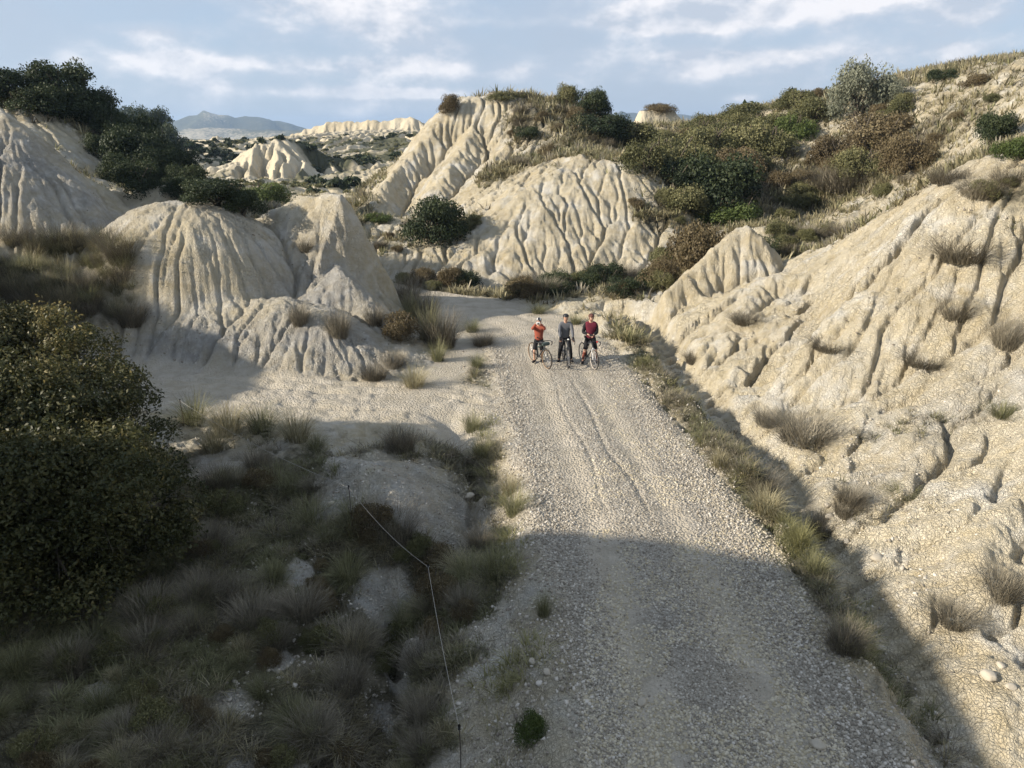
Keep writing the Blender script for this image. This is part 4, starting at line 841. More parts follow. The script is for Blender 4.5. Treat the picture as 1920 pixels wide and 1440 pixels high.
# foreground hollow: denser tussocks and dead brush, each one a thing
GB = [(x, y) for x, y in ()]
cnt = 0; R2 = random.Random(3)
for j in range(1500):
    px = R2.uniform(-60, 900); py = R2.uniform(900, 1480); x, y, z = hit(px, py, 4.5, 30)
    if seg_near(np.array([x]), np.array([y]), ROADS)[0][0] < 3.2 or vden(np.array([x]), np.array([y]))[0] < .55: continue
    kd = R2.choice(['grass','twig','dry','grass','twig','grass','olive','brown']); w_ = R2.uniform(40, 105); 
    if kd in BUSH:
        B('low_shrub', 'low leafy shrub among the grass in the dark hollow at lower left', px, py, w_*.8, w_*.42, kd, 'low shrubs of the lower left hollow', cat='shrub', at=(x, y, z)); cnt += 1; continue
    B('tussock' if kd != 'twig' else 'dead_brush', 'shaded grass tussock in the dark hollow at lower left' if kd != 'twig' else 'grey dead brush in the dark hollow at lower left', px, py, w_, w_*R2.uniform(.45,.7), kd,
      'grass tussocks of the lower left hollow' if kd != 'twig' else 'dead brush of the lower left hollow', cat='grass tussock' if kd != 'twig' else 'brush', at=(x, y, z))
    cnt += 1
    if cnt >= 230: break
for j in range(160):
    px = R2.uniform(-20, 245); py = R2.uniform(455, 640); x, y, z = hit(px, py, 12, 60); kd = R2.choice(['grass','dry','twig']); w_ = R2.uniform(40, 90)
    if j > 115: break
    B('tussock', 'soft grass clump on the shaded left slope behind the big bush', px, py, w_, w_*.6, kd, 'grass clumps of the left slope', cat='grass tussock', at=(x, y, z))
# scattered scrub bushes on the hills
def scat_bushes(n, box, kinds, label, group, wlo, whi, seed, vmin=.45):
    R3 = random.Random(seed); c = 0
    for j in range(n*12):
        px = R3.uniform(box[0], box[1]); py = R3.uniform(box[2], box[3]); x, y, z = hit(px, py, 8, 110)
        if y > 100 or vden(np.array([x]), np.array([y]))[0] < vmin: continue
        w_ = R3.uniform(wlo, whi); B('scrub_bush', label, px, py, w_, w_*R3.uniform(.38,.6), R3.choice(kinds), group, at=(x, y, z)); c += 1
        if c >= n: break
scat_bushes(26, (860,1200,175,400), ['brown','twig','twig'], 'low scrub bush on the ledges and top of the central hill', 'scrub on the central hill', 18, 46, 5)
scat_bushes(48, (1180,1920,150,420), ['brown','olive','twig','olive'], 'low scrub bush on the plateau and slope at upper right', 'scrub on the right plateau', 22, 60, 6, .3)
scat_bushes(46, (760,1270,526,560), ['olive','twig','brown','twig','dark'], 'low scrub bush in the strip between road bend and central hill', 'scrub at the road bend', 32, 78, 7, .1)
scat_bushes(16, (1400,1640,440,520), ['olive','twig'], 'low scrub bush in the hollow behind the small pale cone', 'scrub in the hollow', 25, 55, 8, .3)
scat_bushes(16, (700,900,420,540), ['olive','twig','brown'], 'low scrub bush around the big round bush at the hill foot', 'scrub at the hill foot', 18, 40, 9, .3)
# scrub and trees of the far valley: a mass
pf = scatter(26000, -.85, .85, 88, 420, lambda x, y: np.clip(vden(x, y)*1.3-.45, 0, 1)*(fbm(x*.09, y*.09, 4, 99) > -.02), R, -.2)
fb = [bush_mesh('far_tuft', 90, 120+j, 'dark', .5, .6, 5) for j in range(3)]
print('far', len(pf)); scatter_stuff('far_scrub', fb, pf, .5+1.3*R.rand(len(pf))**2.5, LM['dark'], 'dark scrub covering the far hills and valley', R)
pf = scatter(26000, -.85, .85, 88, 300, lambda x, y: np.clip(vden(x, y)*1.3-.3, 0, 1), R, -.2)
scatter_stuff('far_pale_scrub', fb, pf, .3+.5*R.rand(len(pf))**2, LM['olive'], 'low olive scrub on the far slopes', R)
# ------------------------------------------------------------------ stones
def ico(sub=1):
    bm = bmesh.new(); bmesh.ops.create_icosphere(bm, subdivisions=sub, radius=1); V = np.array([v.co[:] for v in bm.verts]); F = np.array([[v.index for v in f.verts] for f in bm.faces]); bm.free(); return V, F
def stone_proto(seed, sub=1):
    R = np.random.RandomState(seed); V, F = ico(sub); V = V*np.array([1, R.uniform(.6,.95), R.uniform(.45,.75)])
    for _ in range(5):
        n = unit(R.normal(size=3)); d = V@n; c = R.uniform(.45,.75); V = V-np.maximum(d-c, 0)[:,None]*n*.85
    V *= (1+.12*R.normal(size=len(V)))[:,None] if sub < 2 else (1+.05*R.normal(size=len(V)))[:,None]; return V, F
def stone_mat():
    m, nt = newmat('pale_limestone'); t = N(nt, 'ShaderNodeAttribute', attribute_name='tint').outputs['Fac']; pos = N(nt, 'ShaderNodeNewGeometry').outputs['Position']
    c = ramp(nt, t, [(0, (.20,.175,.14)), (.35, (.33,.30,.245)), (.7, (.45,.41,.34)), (1, (.64,.60,.53))])
    c = mixc(nt, noise(nt, pos, 30, 3), mixc(nt, .3, c, (.2,.17,.13)), c); finish(nt, c, .85, noise(nt, pos, 60, 3), .4, .01, .25); return m
SM = stone_mat()
R = np.random.RandomState(77)
SP = [stone_proto(j) for j in range(8)]
def stones(name, pts, size, label):
    Vs, Fs, Ts = [], [], []; o = 0; pk = R.randint(0, 8, len(pts))
    for q in range(8):
        p = pts[pk == q]; s = size[pk == q]; n = len(p); V, F = SP[q]; a = R.rand(n)*6.283; c, sn = np.cos(a)[:,None], np.sin(a)[:,None]; tl = R.normal(size=(n,1))*.35
        x, y, z = V[None,:,0], V[None,:,1], V[None,:,2]; z2 = z+tl*x
        W = np.stack([x*c-y*sn, x*sn+y*c, z2+.25], -1)*s[:,None,None]+p[:,None,:]
        Vs.append(W.reshape(-1,3)); Fs.append((F[None]+(np.arange(n)*len(V))[:,None,None]+o).reshape(-1,3)); o += n*len(V); Ts.append(np.repeat(R.rand(n)**1.2, len(V)))
    ob = bpy.data.objects.new(name, fmesh(name, np.concatenate(Vs), np.concatenate(Fs), SM, np.concatenate(Ts))); C.collection.objects.link(ob); ob['kind'] = 'stuff'; ob['label'] = label; return ob
def road_points(n, y0, y1, prob, smax):
    y = y0*np.exp(R.rand(n)*math.log(y1/y0)); cxr = np.interp(y, [p[1] for p in ROADS], [p[0] for p in ROADS]); s = R.uniform(-smax, smax, n); x = cxr+s
    kq = R.rand(n) < prob(s, x, y); x, y = x[kq], y[kq]; return np.stack([x, y, height(x, y)], -1), s[kq]
def pr(s, x, y):
    tr = np.exp(-((s-.85)/.42)**2)+np.exp(-((s+.85)/.42)**2)
    return np.clip(1.0-1.0*tr+.35*fbm(x*1.2, y*.5, 3, 120)-.95*sstep(1.8,2.7,np.abs(s)+.3*(s < 0)*sstep(13,9,y)-.2*sstep(11,15,y)), .02, 1)*(.55+.45*sstep(20,9,y))
p, s = road_points(230000, 5.2, 27, pr, 3.6)
sz = (.008+.026*R.rand(len(p))**3.2)*(.85+.4*sstep(1.0,2.1,np.abs(s))); stones('road_gravel', p, sz, 'loose pale gravel lying on the road between and beside the wheel tracks'); print('gravel', len(p))
p = scatter(70000, -.6, .75, 6, 34, lambda x, y: .65*sstep(.15, -.1, fbm(x*.6, y*.6, 4, 125)*1.0-.25*np.exp(-(seg_near(x,y,DITCH)[0])**2)-.3*np.exp(-(seg_near(x,y,GULLY)[0]/.8)**2)-.12*(x<0.5)*(y<19)+.12)*(flat_mask(x,y) < .6)*(seg_near(x,y,ROADS)[0] > 2.3), R)
stones('loose_stones', p, .012+.035*R.rand(len(p))**3+.02*(R.rand(len(p)) < .06), 'loose stones strewn over the banks, ditch and gully'); print('stones', len(p))
p = scatter(160000, .12, .85, 7, 34, lambda x, y: .9*(seg_near(x,y,DITCH)[1] < -.3)*sstep(.9, .35, slope_at(x, y))*(fbm(x*.8, y*.8, 3, 155) > -.12), R)
def clod_mat():
    m, nt = newmat('crumbled_clay'); t = N(nt, 'ShaderNodeAttribute', attribute_name='tint').outputs['Fac']; finish(nt, ramp(nt, t, [(0, (.36,.31,.21)), (1, (.56,.51,.40))]), .95, None); return m
SM0 = SM; SM = clod_mat(); stones('clay_crumbs', p, .01+.03*R.rand(len(p))**3, 'crumbled clay clods lying on the gentler parts of the right slope'); SM = SM0; print('clods', len(p))
BM = plain('tan_boulder', (.40,.36,.29), .9, .15, 0, .3, 9)
for j, (px, py, r, lb) in enumerate(((1644,1049,13,'tan rock beside the ditch just below the sunlit tussock'),(1586,1020,9,'small pale rock in the ditch near the bright green tussock'),(1649,1218,12,'whitish rock on the shaded ditch edge'),
        (1854,1271,17,'largest smooth tan boulder at the lower right'),(1875,1250,9,'small rock touching the largest boulder'),(1895,1290,10,'pale rock right of the largest boulder'),(998,1242,9,'pale rock on the left road shoulder, upper of two'),
        (1025,1262,10,'pale rock on the left road shoulder, lower of two'),(1204,1319,13,'flat pale stone lying on the bottom of the road'),(1532,1398,15,'flat pale stone near the bottom right of the road'),
        (621,947,9,'round pale stone on the bank near the fence stake'),(1551,951,8,'pale rock at the ditch rim above the others'),(1556,972,9,'pale rock in the ditch under another one'),
        (796,1080,8,'pale stone where the fence cord bends'),(818,1082,8,'pale stone just right of the cord bend'),(712,1256,10,'oval pale stone on the lip of the dark gully'),(1470,880,8,'rock on the ditch bank below the bare brown shrub'),(880,935,11,'stone in the gully left of the road'))):
    x, y, z = hit(px, py, 4.5, 60); dep = y*math.cos(PITCH)+(7.8-z)*math.sin(PITCH); V, F = stone_proto(200+j, 3); s = r*dep/1356
    ob = bpy.data.objects.new('rock', fmesh('rock', V*s*np.array([1,1,.9]), F, BM, np.zeros(len(V)), True)); C.collection.objects.link(ob); ob.location = (x, y, z+.3*s); ob.rotation_euler = (0,0,j*1.3); ob['label'] = lb; ob['category'] = 'rock'
# ------------------------------------------------------------------ people and bicycles
MAT = {n: plain(n, *a) for n, a in {'skin': ((.50,.30,.21), .55, .3), 'orange_fabric': ((.30,.085,.055), .85, .1), 'grey_fabric': ((.115,.12,.13), .8, .15), 'maroon_fabric': ((.14,.025,.04), .85, .1), 'black_fabric': ((.018,.018,.02), .85, .15),
      'black_rubber': ((.02,.02,.02), .7, .3), 'tan_rubber': ((.22,.15,.09), .8, .2), 'white_plastic': ((.75,.75,.72), .4, .5), 'black_plastic': ((.02,.02,.022), .35, .5), 'red_plastic': ((.55,.05,.03), .35, .5), 'green_canvas': ((.07,.09,.085), .9, .1),
      'dark_hair': ((.03,.02,.015), .8, .2), 'legwarmer': ((.22,.075,.055), .85, .1), 'white_rubber': ((.5,.45,.39), .7, .3), 'red_helmet': ((.12,.045,.03), .5, .4), 'silver': ((.45,.45,.46), .3, .5, .9), 'frame_dark': ((.03,.035,.04), .35, .5), 'frame_white': ((.65,.65,.63), .35, .5), 'eye_white': ((.8,.8,.78), .3, .5), 'lip': ((.35,.13,.11), .5, .3)}.items()}
def mk(name, me, parent=None):
    o = bpy.data.objects.new(name, me); C.collection.objects.link(o); o.parent = parent; return o
class Sk:
    def __init__(s): s.v = []; s.e = []; s.r = []; s.n = {}
    def a(s, name, p, r, par=None):
        s.v.append(tuple(p)); s.r.append(r if isinstance(r, tuple) else (r, r)); i = len(s.v)-1; s.n[name] = i
        if par is not None: s.e.append((s.n[par], i))
        return i
    def mesh(s, name, mat, root=0, sub=2):
        me = bpy.data.meshes.new(name); me.from_pydata(s.v, s.e, []); o = bpy.data.objects.new(name, me); C.collection.objects.link(o)
        md = o.modifiers.new('skin', 'SKIN'); md.use_smooth_shade = True
        if not me.skin_vertices: me.attributes.new('skin_vertex', 'FLOAT', 'POINT') if False else None
        bm = bmesh.new(); bm.from_mesh(me); lay = bm.verts.layers.skin.verify(); bm.verts.ensure_lookup_table()
        for i, v in enumerate(bm.verts): v[lay].radius = s.r[i]; v[lay].use_root = (i == root)
        bm.to_mesh(me); bm.free(); o.modifiers.new('sub', 'SUBSURF').levels = sub; o.modifiers['sub'].render_levels = sub
        dg = bpy.context.evaluated_depsgraph_get(); out = bpy.data.meshes.new_from_object(o.evaluated_get(dg)); out.name = name; out.materials.clear(); out.materials.append(mat)
        out.polygons.foreach_set('use_smooth', [True]*len(out.polygons)); bpy.data.objects.remove(o); return out
def V3(*a): return Vector(a)
def ik(a, b, l1, l2, hint):
    a, b = Vector(a), Vector(b); d = b-a; L = min(d.length, (l1+l2)*.995); x = (l1*l1-l2*l2+L*L)/(2*L); h = math.sqrt(max(l1*l1-x*x, 0)); u = d.normalized()
    n = Vector(hint)-u*u.dot(Vector(hint)); n.normalize(); return a+u*x+n*h
def ellipsoid(c, r, seg=16, rings=10, zmin=None):
    bm = bmesh.new(); bmesh.ops.create_uvsphere(bm, u_segments=seg, v_segments=rings, radius=1)
    if zmin is not None: bmesh.ops.delete(bm, geom=[v for v in bm.verts if v.co.z < zmin], context='VERTS')
    for v in bm.verts: v.co = Vector((v.co.x*r[0], v.co.y*r[1], v.co.z*r[2]))+Vector(c)
    return bm
def bm_mesh(bm, name, mat, smooth=True):
    me = bpy.data.meshes.new(name); bm.to_mesh(me); bm.free(); me.materials.append(mat)
    me.polygons.foreach_set('use_smooth', [smooth]*len(me.polygons)); return me
def join_into(me, bm2, mat):
    bm = bmesh.new(); bm.from_mesh(me)
    if mat.name not in [m.name for m in me.materials]: me.materials.append(mat)
    idx = [m.name for m in me.materials].index(mat.name); tmp = bpy.data.meshes.new('t'); bm2.to_mesh(tmp); bm2.free(); n0 = len(bm.faces); bm.from_mesh(tmp); bm.faces.ensure_lookup_table()
    for f in bm.faces[n0:]: f.material_index = idx; f.smooth = True
    bm.to_mesh(me); bm.free(); bpy.data.meshes.remove(tmp)
def person(x, y, rz, H, feet, hands, label, top, legs, sleeve, lower, helmet, glove=None, lean=0.0, headtilt=0.0, shorts=True, collar=True, grip=.5, palm_up=False):
    """local frame: the person faces -y; +x is the picture's right. feet, hands: (left side -x, right side +x)"""
    s = H/1.78; root = bpy.data.objects.new('person', None); C.collection.objects.link(root); root.location = (x, y, hgt(x, y)); root.rotation_euler = (0,0,rz)
    root['label'] = label; root['category'] = 'person'
    pel = V3(0, .03, .94*s); ch = V3(0, .02-lean*.5, 1.22*s); nk = V3(0, .03-lean, 1.45*s); hd = nk+V3(0, -.03-headtilt*.08, .17*s)
    k = Sk(); k.a('pel', pel, (.12*s,.09*s)); k.a('belly', pel.lerp(ch, .45), (.105*s,.08*s), 'pel'); k.a('ch', ch, (.115*s,.085*s), 'belly'); k.a('up', nk+V3(0,0,-.08*s), (.085*s,.06*s), 'ch'); k.a('nk', nk+V3(0,0,.02), .055*s, 'up')
    k.a('jaw', nk+V3(0,-.02,.085*s), (.06*s,.068*s), 'nk'); k.a('hd', hd, (.078*s,.092*s), 'jaw'); k.a('crown', hd+V3(0,.01,.075*s), (.065*s,.075*s), 'hd')
    J = {}
    for i, sg in enumerate((-1, 1)):
        sh = nk+V3(sg*.185*s, .01, -.06*s); h = Vector(hands[i]); el = ik(sh, h, .29*s, .26*s, (sg*.55, .3, -.9)); fd = (h-el).normalized()
        k.a('sh%d'%i, sh, .062*s, 'up'); k.a('ua%d'%i, sh.lerp(el,.5), .048*s, 'sh%d'%i); k.a('el%d'%i, el, .041*s, 'ua%d'%i); k.a('fa%d'%i, el.lerp(h,.4), .04*s, 'el%d'%i); k.a('wr%d'%i, h, (.026*s,.022*s), 'fa%d'%i)
        pm = h+fd*.075; k.a('pm%d'%i, pm, (.034,.017), 'wr%d'%i); side = fd.cross(V3(0,0,1)); side = side.normalized() if side.length > .1 else V3(1,0,0); dn = side.cross(fd).normalized()
        if dn.z > 0: dn = -dn
        for q in range(4):
            b = h+fd*.085+side*(q-1.5)*.019; ln = (.068,.078,.073,.056)[q]; p1 = b+fd*ln*.42+dn*ln*.12*grip*2; p2 = p1+fd*ln*.28*(1-grip*.6)+dn*ln*.55*grip; p3 = p2-fd*ln*.15*grip+dn*ln*.42*grip+fd*ln*.25*(1-grip)
            k.a('f%d%d0'%(i,q), b+fd*.01, .0095, 'pm%d'%i); k.a('f%d%d1'%(i,q), p1, .0088, 'f%d%d0'%(i,q)); k.a('f%d%d2'%(i,q), p2, .008, 'f%d%d1'%(i,q)); k.a('f%d%d3'%(i,q), p3, .007, 'f%d%d2'%(i,q))
        tb = h+fd*.03-side*.03*sg*-1; k.a('t%d0'%i, tb+side*.012*sg, .0125, 'wr%d'%i); k.a('t%d1'%i, tb+side*.03*sg+fd*.03+dn*.015, .0105, 't%d0'%i); k.a('t%d2'%i, tb+side*.025*sg+fd*.055+dn*.03, .0085, 't%d1'%i)
        hp = pel+V3(sg*.092*s, 0, -.06*s); ft = Vector(feet[i]); ank = ft+V3(0, .05, .085); kn = ik(hp, ank, .43*s, .425*s, (sg*.15, -1, 0))
        k.a('hp%d'%i, hp, .088*s, 'pel'); k.a('th%d'%i, hp.lerp(kn,.5), .074*s, 'hp%d'%i); k.a('kn%d'%i, kn, .054*s, 'th%d'%i); k.a('cf%d'%i, kn.lerp(ank,.3)+V3(0,.015,0), .055*s, 'kn%d'%i); k.a('an%d'%i, ank, .036*s, 'cf%d'%i); k.a('to%d'%i, ft+V3(sg*.03,-.10,.035), (.036,.026), 'an%d'%i)
        J[i] = dict(sh=sh, el=el, h=h, hp=hp, kn=kn, ank=ank, ft=ft, fd=fd, sg=sg)
    body = k.mesh('person_body', MAT['skin'])
    # face: nose, eyes, mouth, ears
    f = hd+V3(0, -.092*s, 0)
    for bm2, mt in ((ellipsoid(f+V3(0,-.008,-.02*s), (.013,.018,.024)), MAT['skin']), (ellipsoid(f+V3(-.031,.008,.012*s), (.013,.008,.008)), MAT['eye_white']), (ellipsoid(f+V3(.031,.008,.012*s), (.013,.008,.008)), MAT['eye_white']),
                    (ellipsoid(f+V3(-.031,.001,.012*s), (.006,.004,.006)), MAT['dark_hair']), (ellipsoid(f+V3(.031,.001,.012*s), (.006,.004,.006)), MAT['dark_hair']), (ellipsoid(f+V3(0,.006,-.058*s), (.024,.01,.008)), MAT['lip']),
                    (ellipsoid(hd+V3(-.082*s,.005,-.005), (.01,.018,.03)), MAT['skin']), (ellipsoid(hd+V3(.082*s,.005,-.005), (.01,.018,.03)), MAT['skin'])): join_into(body, bm2, mt)
    mk('body', body, root)
    # jacket
    j = Sk(); g_ = 1.16
    j.a('hem', pel+V3(0,0,-.10*s), (.185*s,.15*s)); j.a('b', pel.lerp(ch,.45), (.17*s,.135*s), 'hem'); j.a('c', ch, (.19*s,.142*s), 'b'); j.a('u', nk+V3(0,0,-.06*s), (.155*s,.105*s), 'c'); j.a('n', nk+V3(0,0,.045*s), .078*s, 'u')
    for i in (0, 1):
        q = J[i]; j.a('s%d'%i, q['sh'], .076*s, 'u')
    jk = j
    jm = jk.mesh('jacket', MAT[top]); jo = mk('jacket', jm, root)
    for i in (0, 1):
        q = J[i]; sl = Sk(); sl.a('i', nk+V3(q['sg']*.05*s,.01,-.045*s), .085*s); sl.a('s', q['sh'], .080*s, 'i'); sl.a('a', q['sh'].lerp(q['el'],.5), .07*s, 's'); sl.a('e', q['el'], .06*s, 'a'); sl.a('f', q['el'].lerp(q['h'],.5), .053*s, 'e'); sl.a('w', q['el'].lerp(q['h'],.95), .036*s, 'f'); mk('sleeve', sl.mesh('sleeve', MAT[sleeve]), root)
    # shorts or trousers
    t = Sk(); t.a('w', pel+V3(0,0,.10*s), (.14*s,.115*s)); t.a('p', pel+V3(0,0,-.0), (.158*s,.13*s), 'w')
    for i in (0, 1):
        q = J[i]; t.a('h%d'%i, q['hp'], .11*s, 'p'); t.a('t%d'%i, q['hp'].lerp(q['kn'],.5), .098*s, 'h%d'%i); t.a('k%d'%i, q['hp'].lerp(q['kn'],.95), .078*s, 't%d'%i)
        if not shorts:
            t.a('c%d'%i, q['kn'].lerp(q['ank'],.3)+V3(0,.01,0), .074*s, 'k%d'%i); t.a('a%d'%i, q['kn'].lerp(q['ank'],1.0), .06*s, 'c%d'%i)
    mk('shorts' if shorts else 'trousers', t.mesh('shorts', MAT[legs]), root)
    for i in (0, 1):
        q = J[i]
        if lower:
            w_ = Sk(); w_.a('k', q['kn'].lerp(q['ank'],.02), .06*s); w_.a('c', q['kn'].lerp(q['ank'],.35)+V3(0,.012,0), .06*s, 'k'); w_.a('a', q['kn'].lerp(q['ank'],.9), .042*s, 'c'); mk('leg_warmer', w_.mesh('leg_warmer', MAT[lower]), root)
        h_ = Sk(); sg = q['sg']; h_.a('a', q['ank']+V3(0,.0,.02), .054); h_.a('heel', q['ft']+V3(0,.07,.046), (.052,.048), 'a'); h_.a('m', q['ft']+V3(sg*.012,-.04,.048), (.056,.048), 'heel'); h_.a('t', q['ft']+V3(sg*.04,-.17,.036), (.052,.036), 'm'); mk('shoe', h_.mesh('shoe', MAT['black_fabric']), root)
        if glove:
            g2 = Sk(); g2.a('v', q['h']-q['fd']*.04, .042); g2.a('w', q['h'], .044, 'v'); g2.a('p', q['h']+q['fd']*.06, (.055,.04), 'w'); g2.a('q', q['h']+q['fd']*.12, (.045,.034), 'p'); mk('glove', g2.mesh('glove', MAT[glove]), root)
    # helmet with vents and strap
    bm = ellipsoid(hd+V3(0,.012,.05*s), (.105*s,.135*s,.098*s), 20, 14, -.15); bmesh.ops.solidify(bm, geom=bm.faces[:], thickness=.012)
    for fc in [f_ for f_ in bm.faces if abs(f_.calc_center_median().x-hd.x) > .015 and int((f_.calc_center_median().x+5)/.028) % 2 == 0 and f_.normal.z > .3 and abs(f_.calc_center_median().y-hd.y) < .09]: fc.material_index = 1
    hm = bm_mesh(bm, 'helmet', MAT[helmet[0]]); hm.materials.append(MAT[helmet[1]]); mk('helmet', hm, root)
    v, f2 = tube_pts([hd+V3(-.085*s,.0,.03), hd+V3(-.07*s,-.03,-.06*s), hd+V3(0,-.06,-.105*s), hd+V3(.07*s,-.03,-.06*s), hd+V3(.085*s,.0,.03)], [.004]*5, 5); mk('strap', fmesh('strap', np.array(v), np.array(f2), MAT['black_fabric'], None, True), root)
    bm = ellipsoid(hd+V3(0,.03,-.0), (.083*s,.085*s,.085*s), 16, 10); mk('hair', bm_mesh(bm, 'hair', MAT['dark_hair']), root)
    return root, J, hd
def torus(R_, r, n=48, m=8, ax='y'):
    V = []; F = []
    for i in range(n):
        a = 2*math.pi*i/n
        for q in range(m):
            b = 2*math.pi*q/m; rr = R_+r*math.cos(b); V.append((rr*math.cos(a), r*math.sin(b), rr*math.sin(a)))
            F.append((i*m+q, ((i+1) % n)*m+q, ((i+1) % n)*m+(q+1) % m, i*m+(q+1) % m))
    return np.array(V), np.array(F)
def tubes(name, lst, mat, parent):
    V, F = merge_tubes([tube_pts(p, r if hasattr(r, '__len__') else [r]*len(p), 8) for p, r in lst]); return mk(name, fmesh(name, V, F, MAT[mat], None, True), parent)
def bicycle(x, y, ang, label, frame='frame_dark', fork='frame_dark', side='tan_rubber', bag=None, barbag=None, steer=0.0, light=None):
    """local frame: +x forward; wheels touch z 0; ang = heading"""
    root = bpy.data.objects.new('bicycle', None); C.collection.objects.link(root); root.location = (x, y, hgt(x, y)); root.rotation_euler = (0,0,ang); root['label'] = label; root['category'] = 'bicycle'
    Rw = .35; rw = (-.44, 0, Rw); fw = (.60, 0, Rw); bb = (-.01, 0, .28); st = (-.17, 0, .76); ht = (.37, 0, .90); hb = (.42, 0, .74)
    tubes('frame', [([bb, st], .018), ([st, ht], .018), ([bb, hb], .023), ([hb, ht], .022), ([rw, (bb[0], .03, bb[2])], .011), ([rw, (bb[0], -.03, bb[2])], .011), ([(rw[0], .05, rw[2]), (st[0], .015, st[2]-.03)], .009), ([(rw[0], -.05, rw[2]), (st[0], -.015, st[2]-.03)], .009)], frame, root)
    tubes('seatpost', [([st, (-.215, 0, .93)], .013)], 'black_plastic', root)
    sd_ = Sk(); sd_.a('a', (-.33,0,.955), (.025,.065)); sd_.a('b', (-.25,0,.96), (.022,.06), 'a'); sd_.a('c', (-.15,0,.955), (.018,.026), 'b'); sd_.a('d', (-.07,0,.95), (.014,.018), 'c'); mk('saddle', sd_.mesh('saddle', MAT['black_fabric']), root)
    pv = Vector(hb)
    tubes('fork', [([ht, hb, (.455,0,.69)], .019), ([(.45,.05,.69), (.50,.055,.55), (.60,.055,.35)], [.016,.015,.01]), ([(.45,-.05,.69), (.50,-.055,.55), (.60,-.055,.35)], [.016,.015,.01]), ([(.455,-.055,.69),(.455,.055,.69)], .015)], fork, root)
    bar = [(.46,.21,.84),(.47,.22,.80),(.53,.22,.86),(.55,.215,.92),(.50,.21,.955),(.43,.18,.965),(.42,0,.965),(.43,-.18,.965),(.50,-.21,.955),(.55,-.215,.92),(.53,-.22,.86),(.47,-.22,.80),(.46,-.21,.84)]
    hbo = tubes('handlebar', [(bar[1:-1], .014), ([ht, (.36,0,.955), (.42,0,.965)], .016)], 'black_plastic', root)
    for sg in (-1, 1): tubes('brake_lever', [([(.54,sg*.213,.955), (.585,sg*.212,.975), (.59,sg*.215,.93), (.575,sg*.22,.86)], [.015,.013,.007,.006])], 'black_plastic', hbo)
    for c in (rw, fw):
        sp = [([(0,.03*(1 if q % 2 else -1),0), (Rw*.9*math.cos(q*math.pi/14), 0, Rw*.9*math.sin(q*math.pi/14))], .0018) for q in range(28)]+[([(0,-.05,0),(0,.05,0)], .016)]
        if c is fw: sp += [([(0,.034,0),(0,.038,0)], .07)]
        w_ = tubes('wheel', sp, 'silver', root); w_.location = c
        V, F = torus(Rw*.90, .013); mk('rim', fmesh('rim', V*np.array([1,.9,1]), F, MAT['black_plastic'], None, True), w_)
        V, F = torus(Rw-.022, .022, 64, 12); ty = fmesh('tyre', V, F, MAT['black_rubber'], None, True); ty.materials.append(MAT[side])
        rad = np.array([np.hypot(*V[list(f_)].mean(0)[[0,2]]) for f_ in F]); ty.polygons.foreach_set('material_index', (rad < Rw-.024).astype(np.int32)); mk('tyre', ty, w_)
    cr = tubes('crank', [([(-.01,.06,.28), (.13,.075,.17)], .010), ([(-.01,-.06,.28), (-.15,-.075,.39)], .010), ([(-.01,-.06,.28),(-.01,.06,.28)], .018), ([(-.01,-.042,.28),(-.01,-.046,.28)], .09)], 'black_plastic', root)
    for a, b in (((.13,.075,.17), 1), ((-.15,-.075,.39), -1)): tubes('pedal', [([(a[0]-.04,a[1]+.05*b,a[2]), (a[0]+.04,a[1]+.05*b,a[2])], .016), ([a, (a[0],a[1]+.08*b,a[2])], .008)], 'black_plastic', cr)
    tubes('chain', [([(-.01,-.044,.37),(-.44,-.044,.385)], .005), ([(-.01,-.044,.19),(-.40,-.044,.22),(-.44,-.044,.315)], .005)], 'black_plastic', root)
    if bag:
        s_ = Sk(); s_.a('a', (-.05,0,.63), (.05,.035)); s_.a('b', (.12,0,.70), (.075,.04), 'a'); s_.a('c', (.28,0,.78), (.06,.035), 'b'); mk('frame_bag', s_.mesh('frame_bag', MAT[bag]), root)
    if barbag:
        s_ = Sk(); s_.a('a', (.50,-.15,.88), .065); s_.a('b', (.50,0,.88), .075, 'a'); s_.a('c', (.50,.15,.88), .065, 'b'); mk('handlebar_bag', s_.mesh('handlebar_bag', MAT[barbag]), root)
    if light:
        bm = ellipsoid((.47,light[1],light[2]), (.035,.035,.028)); mk('lamp', bm_mesh(bm, 'lamp', MAT[light[0]]), root)
    return root
def gp(px, py): q = G(px, py, 0.0); return q[0], q[1]
def facing(h): return math.atan2(h[1], h[0])
# left rider: orange jacket, camera raised to the face
bx, by = gp(1010, 683); a1 = math.atan2(-.89, .45)
bicycle(bx, by, a1, 'dark bicycle with a green bag held by the rider in orange', side='tan_rubber', bag='green_canvas', barbag='green_canvas')
r1, J, hd = person(bx-.0, by+.20, -.15, 1.66, ((-.15,-.02,0),(.10,.10,0)), ((-.07,-.24,1.50),(.09,-.24,1.50)), 'rider in an orange jacket raising a small camera to the face, leftmost', 'orange_fabric', 'black_fabric', 'orange_fabric', None, ('black_plastic','white_plastic'), grip=.7, lean=.02)
bm = bmesh.new(); bmesh.ops.create_cube(bm, size=1)
for v in bm.verts: v.co = Vector((v.co.x*.13, v.co.y*.05, v.co.z*.085))
bmesh.ops.bevel(bm, geom=bm.edges[:], offset=.008, segments=2, affect='EDGES'); cam_o = mk('camera', bm_mesh(bm, 'camera', MAT['white_plastic'], False)); cam_o.name = 'photo_camera'
cam_o.matrix_world = Matrix.Translation(Vector(r1.location))@Euler((0,0,-.15)).to_matrix().to_4x4()@Matrix.Translation(Vector((0.01,-.345,1.53))); cam_o['label'] = 'small whitish camera held up by the rider in orange'; cam_o['category'] = 'camera'
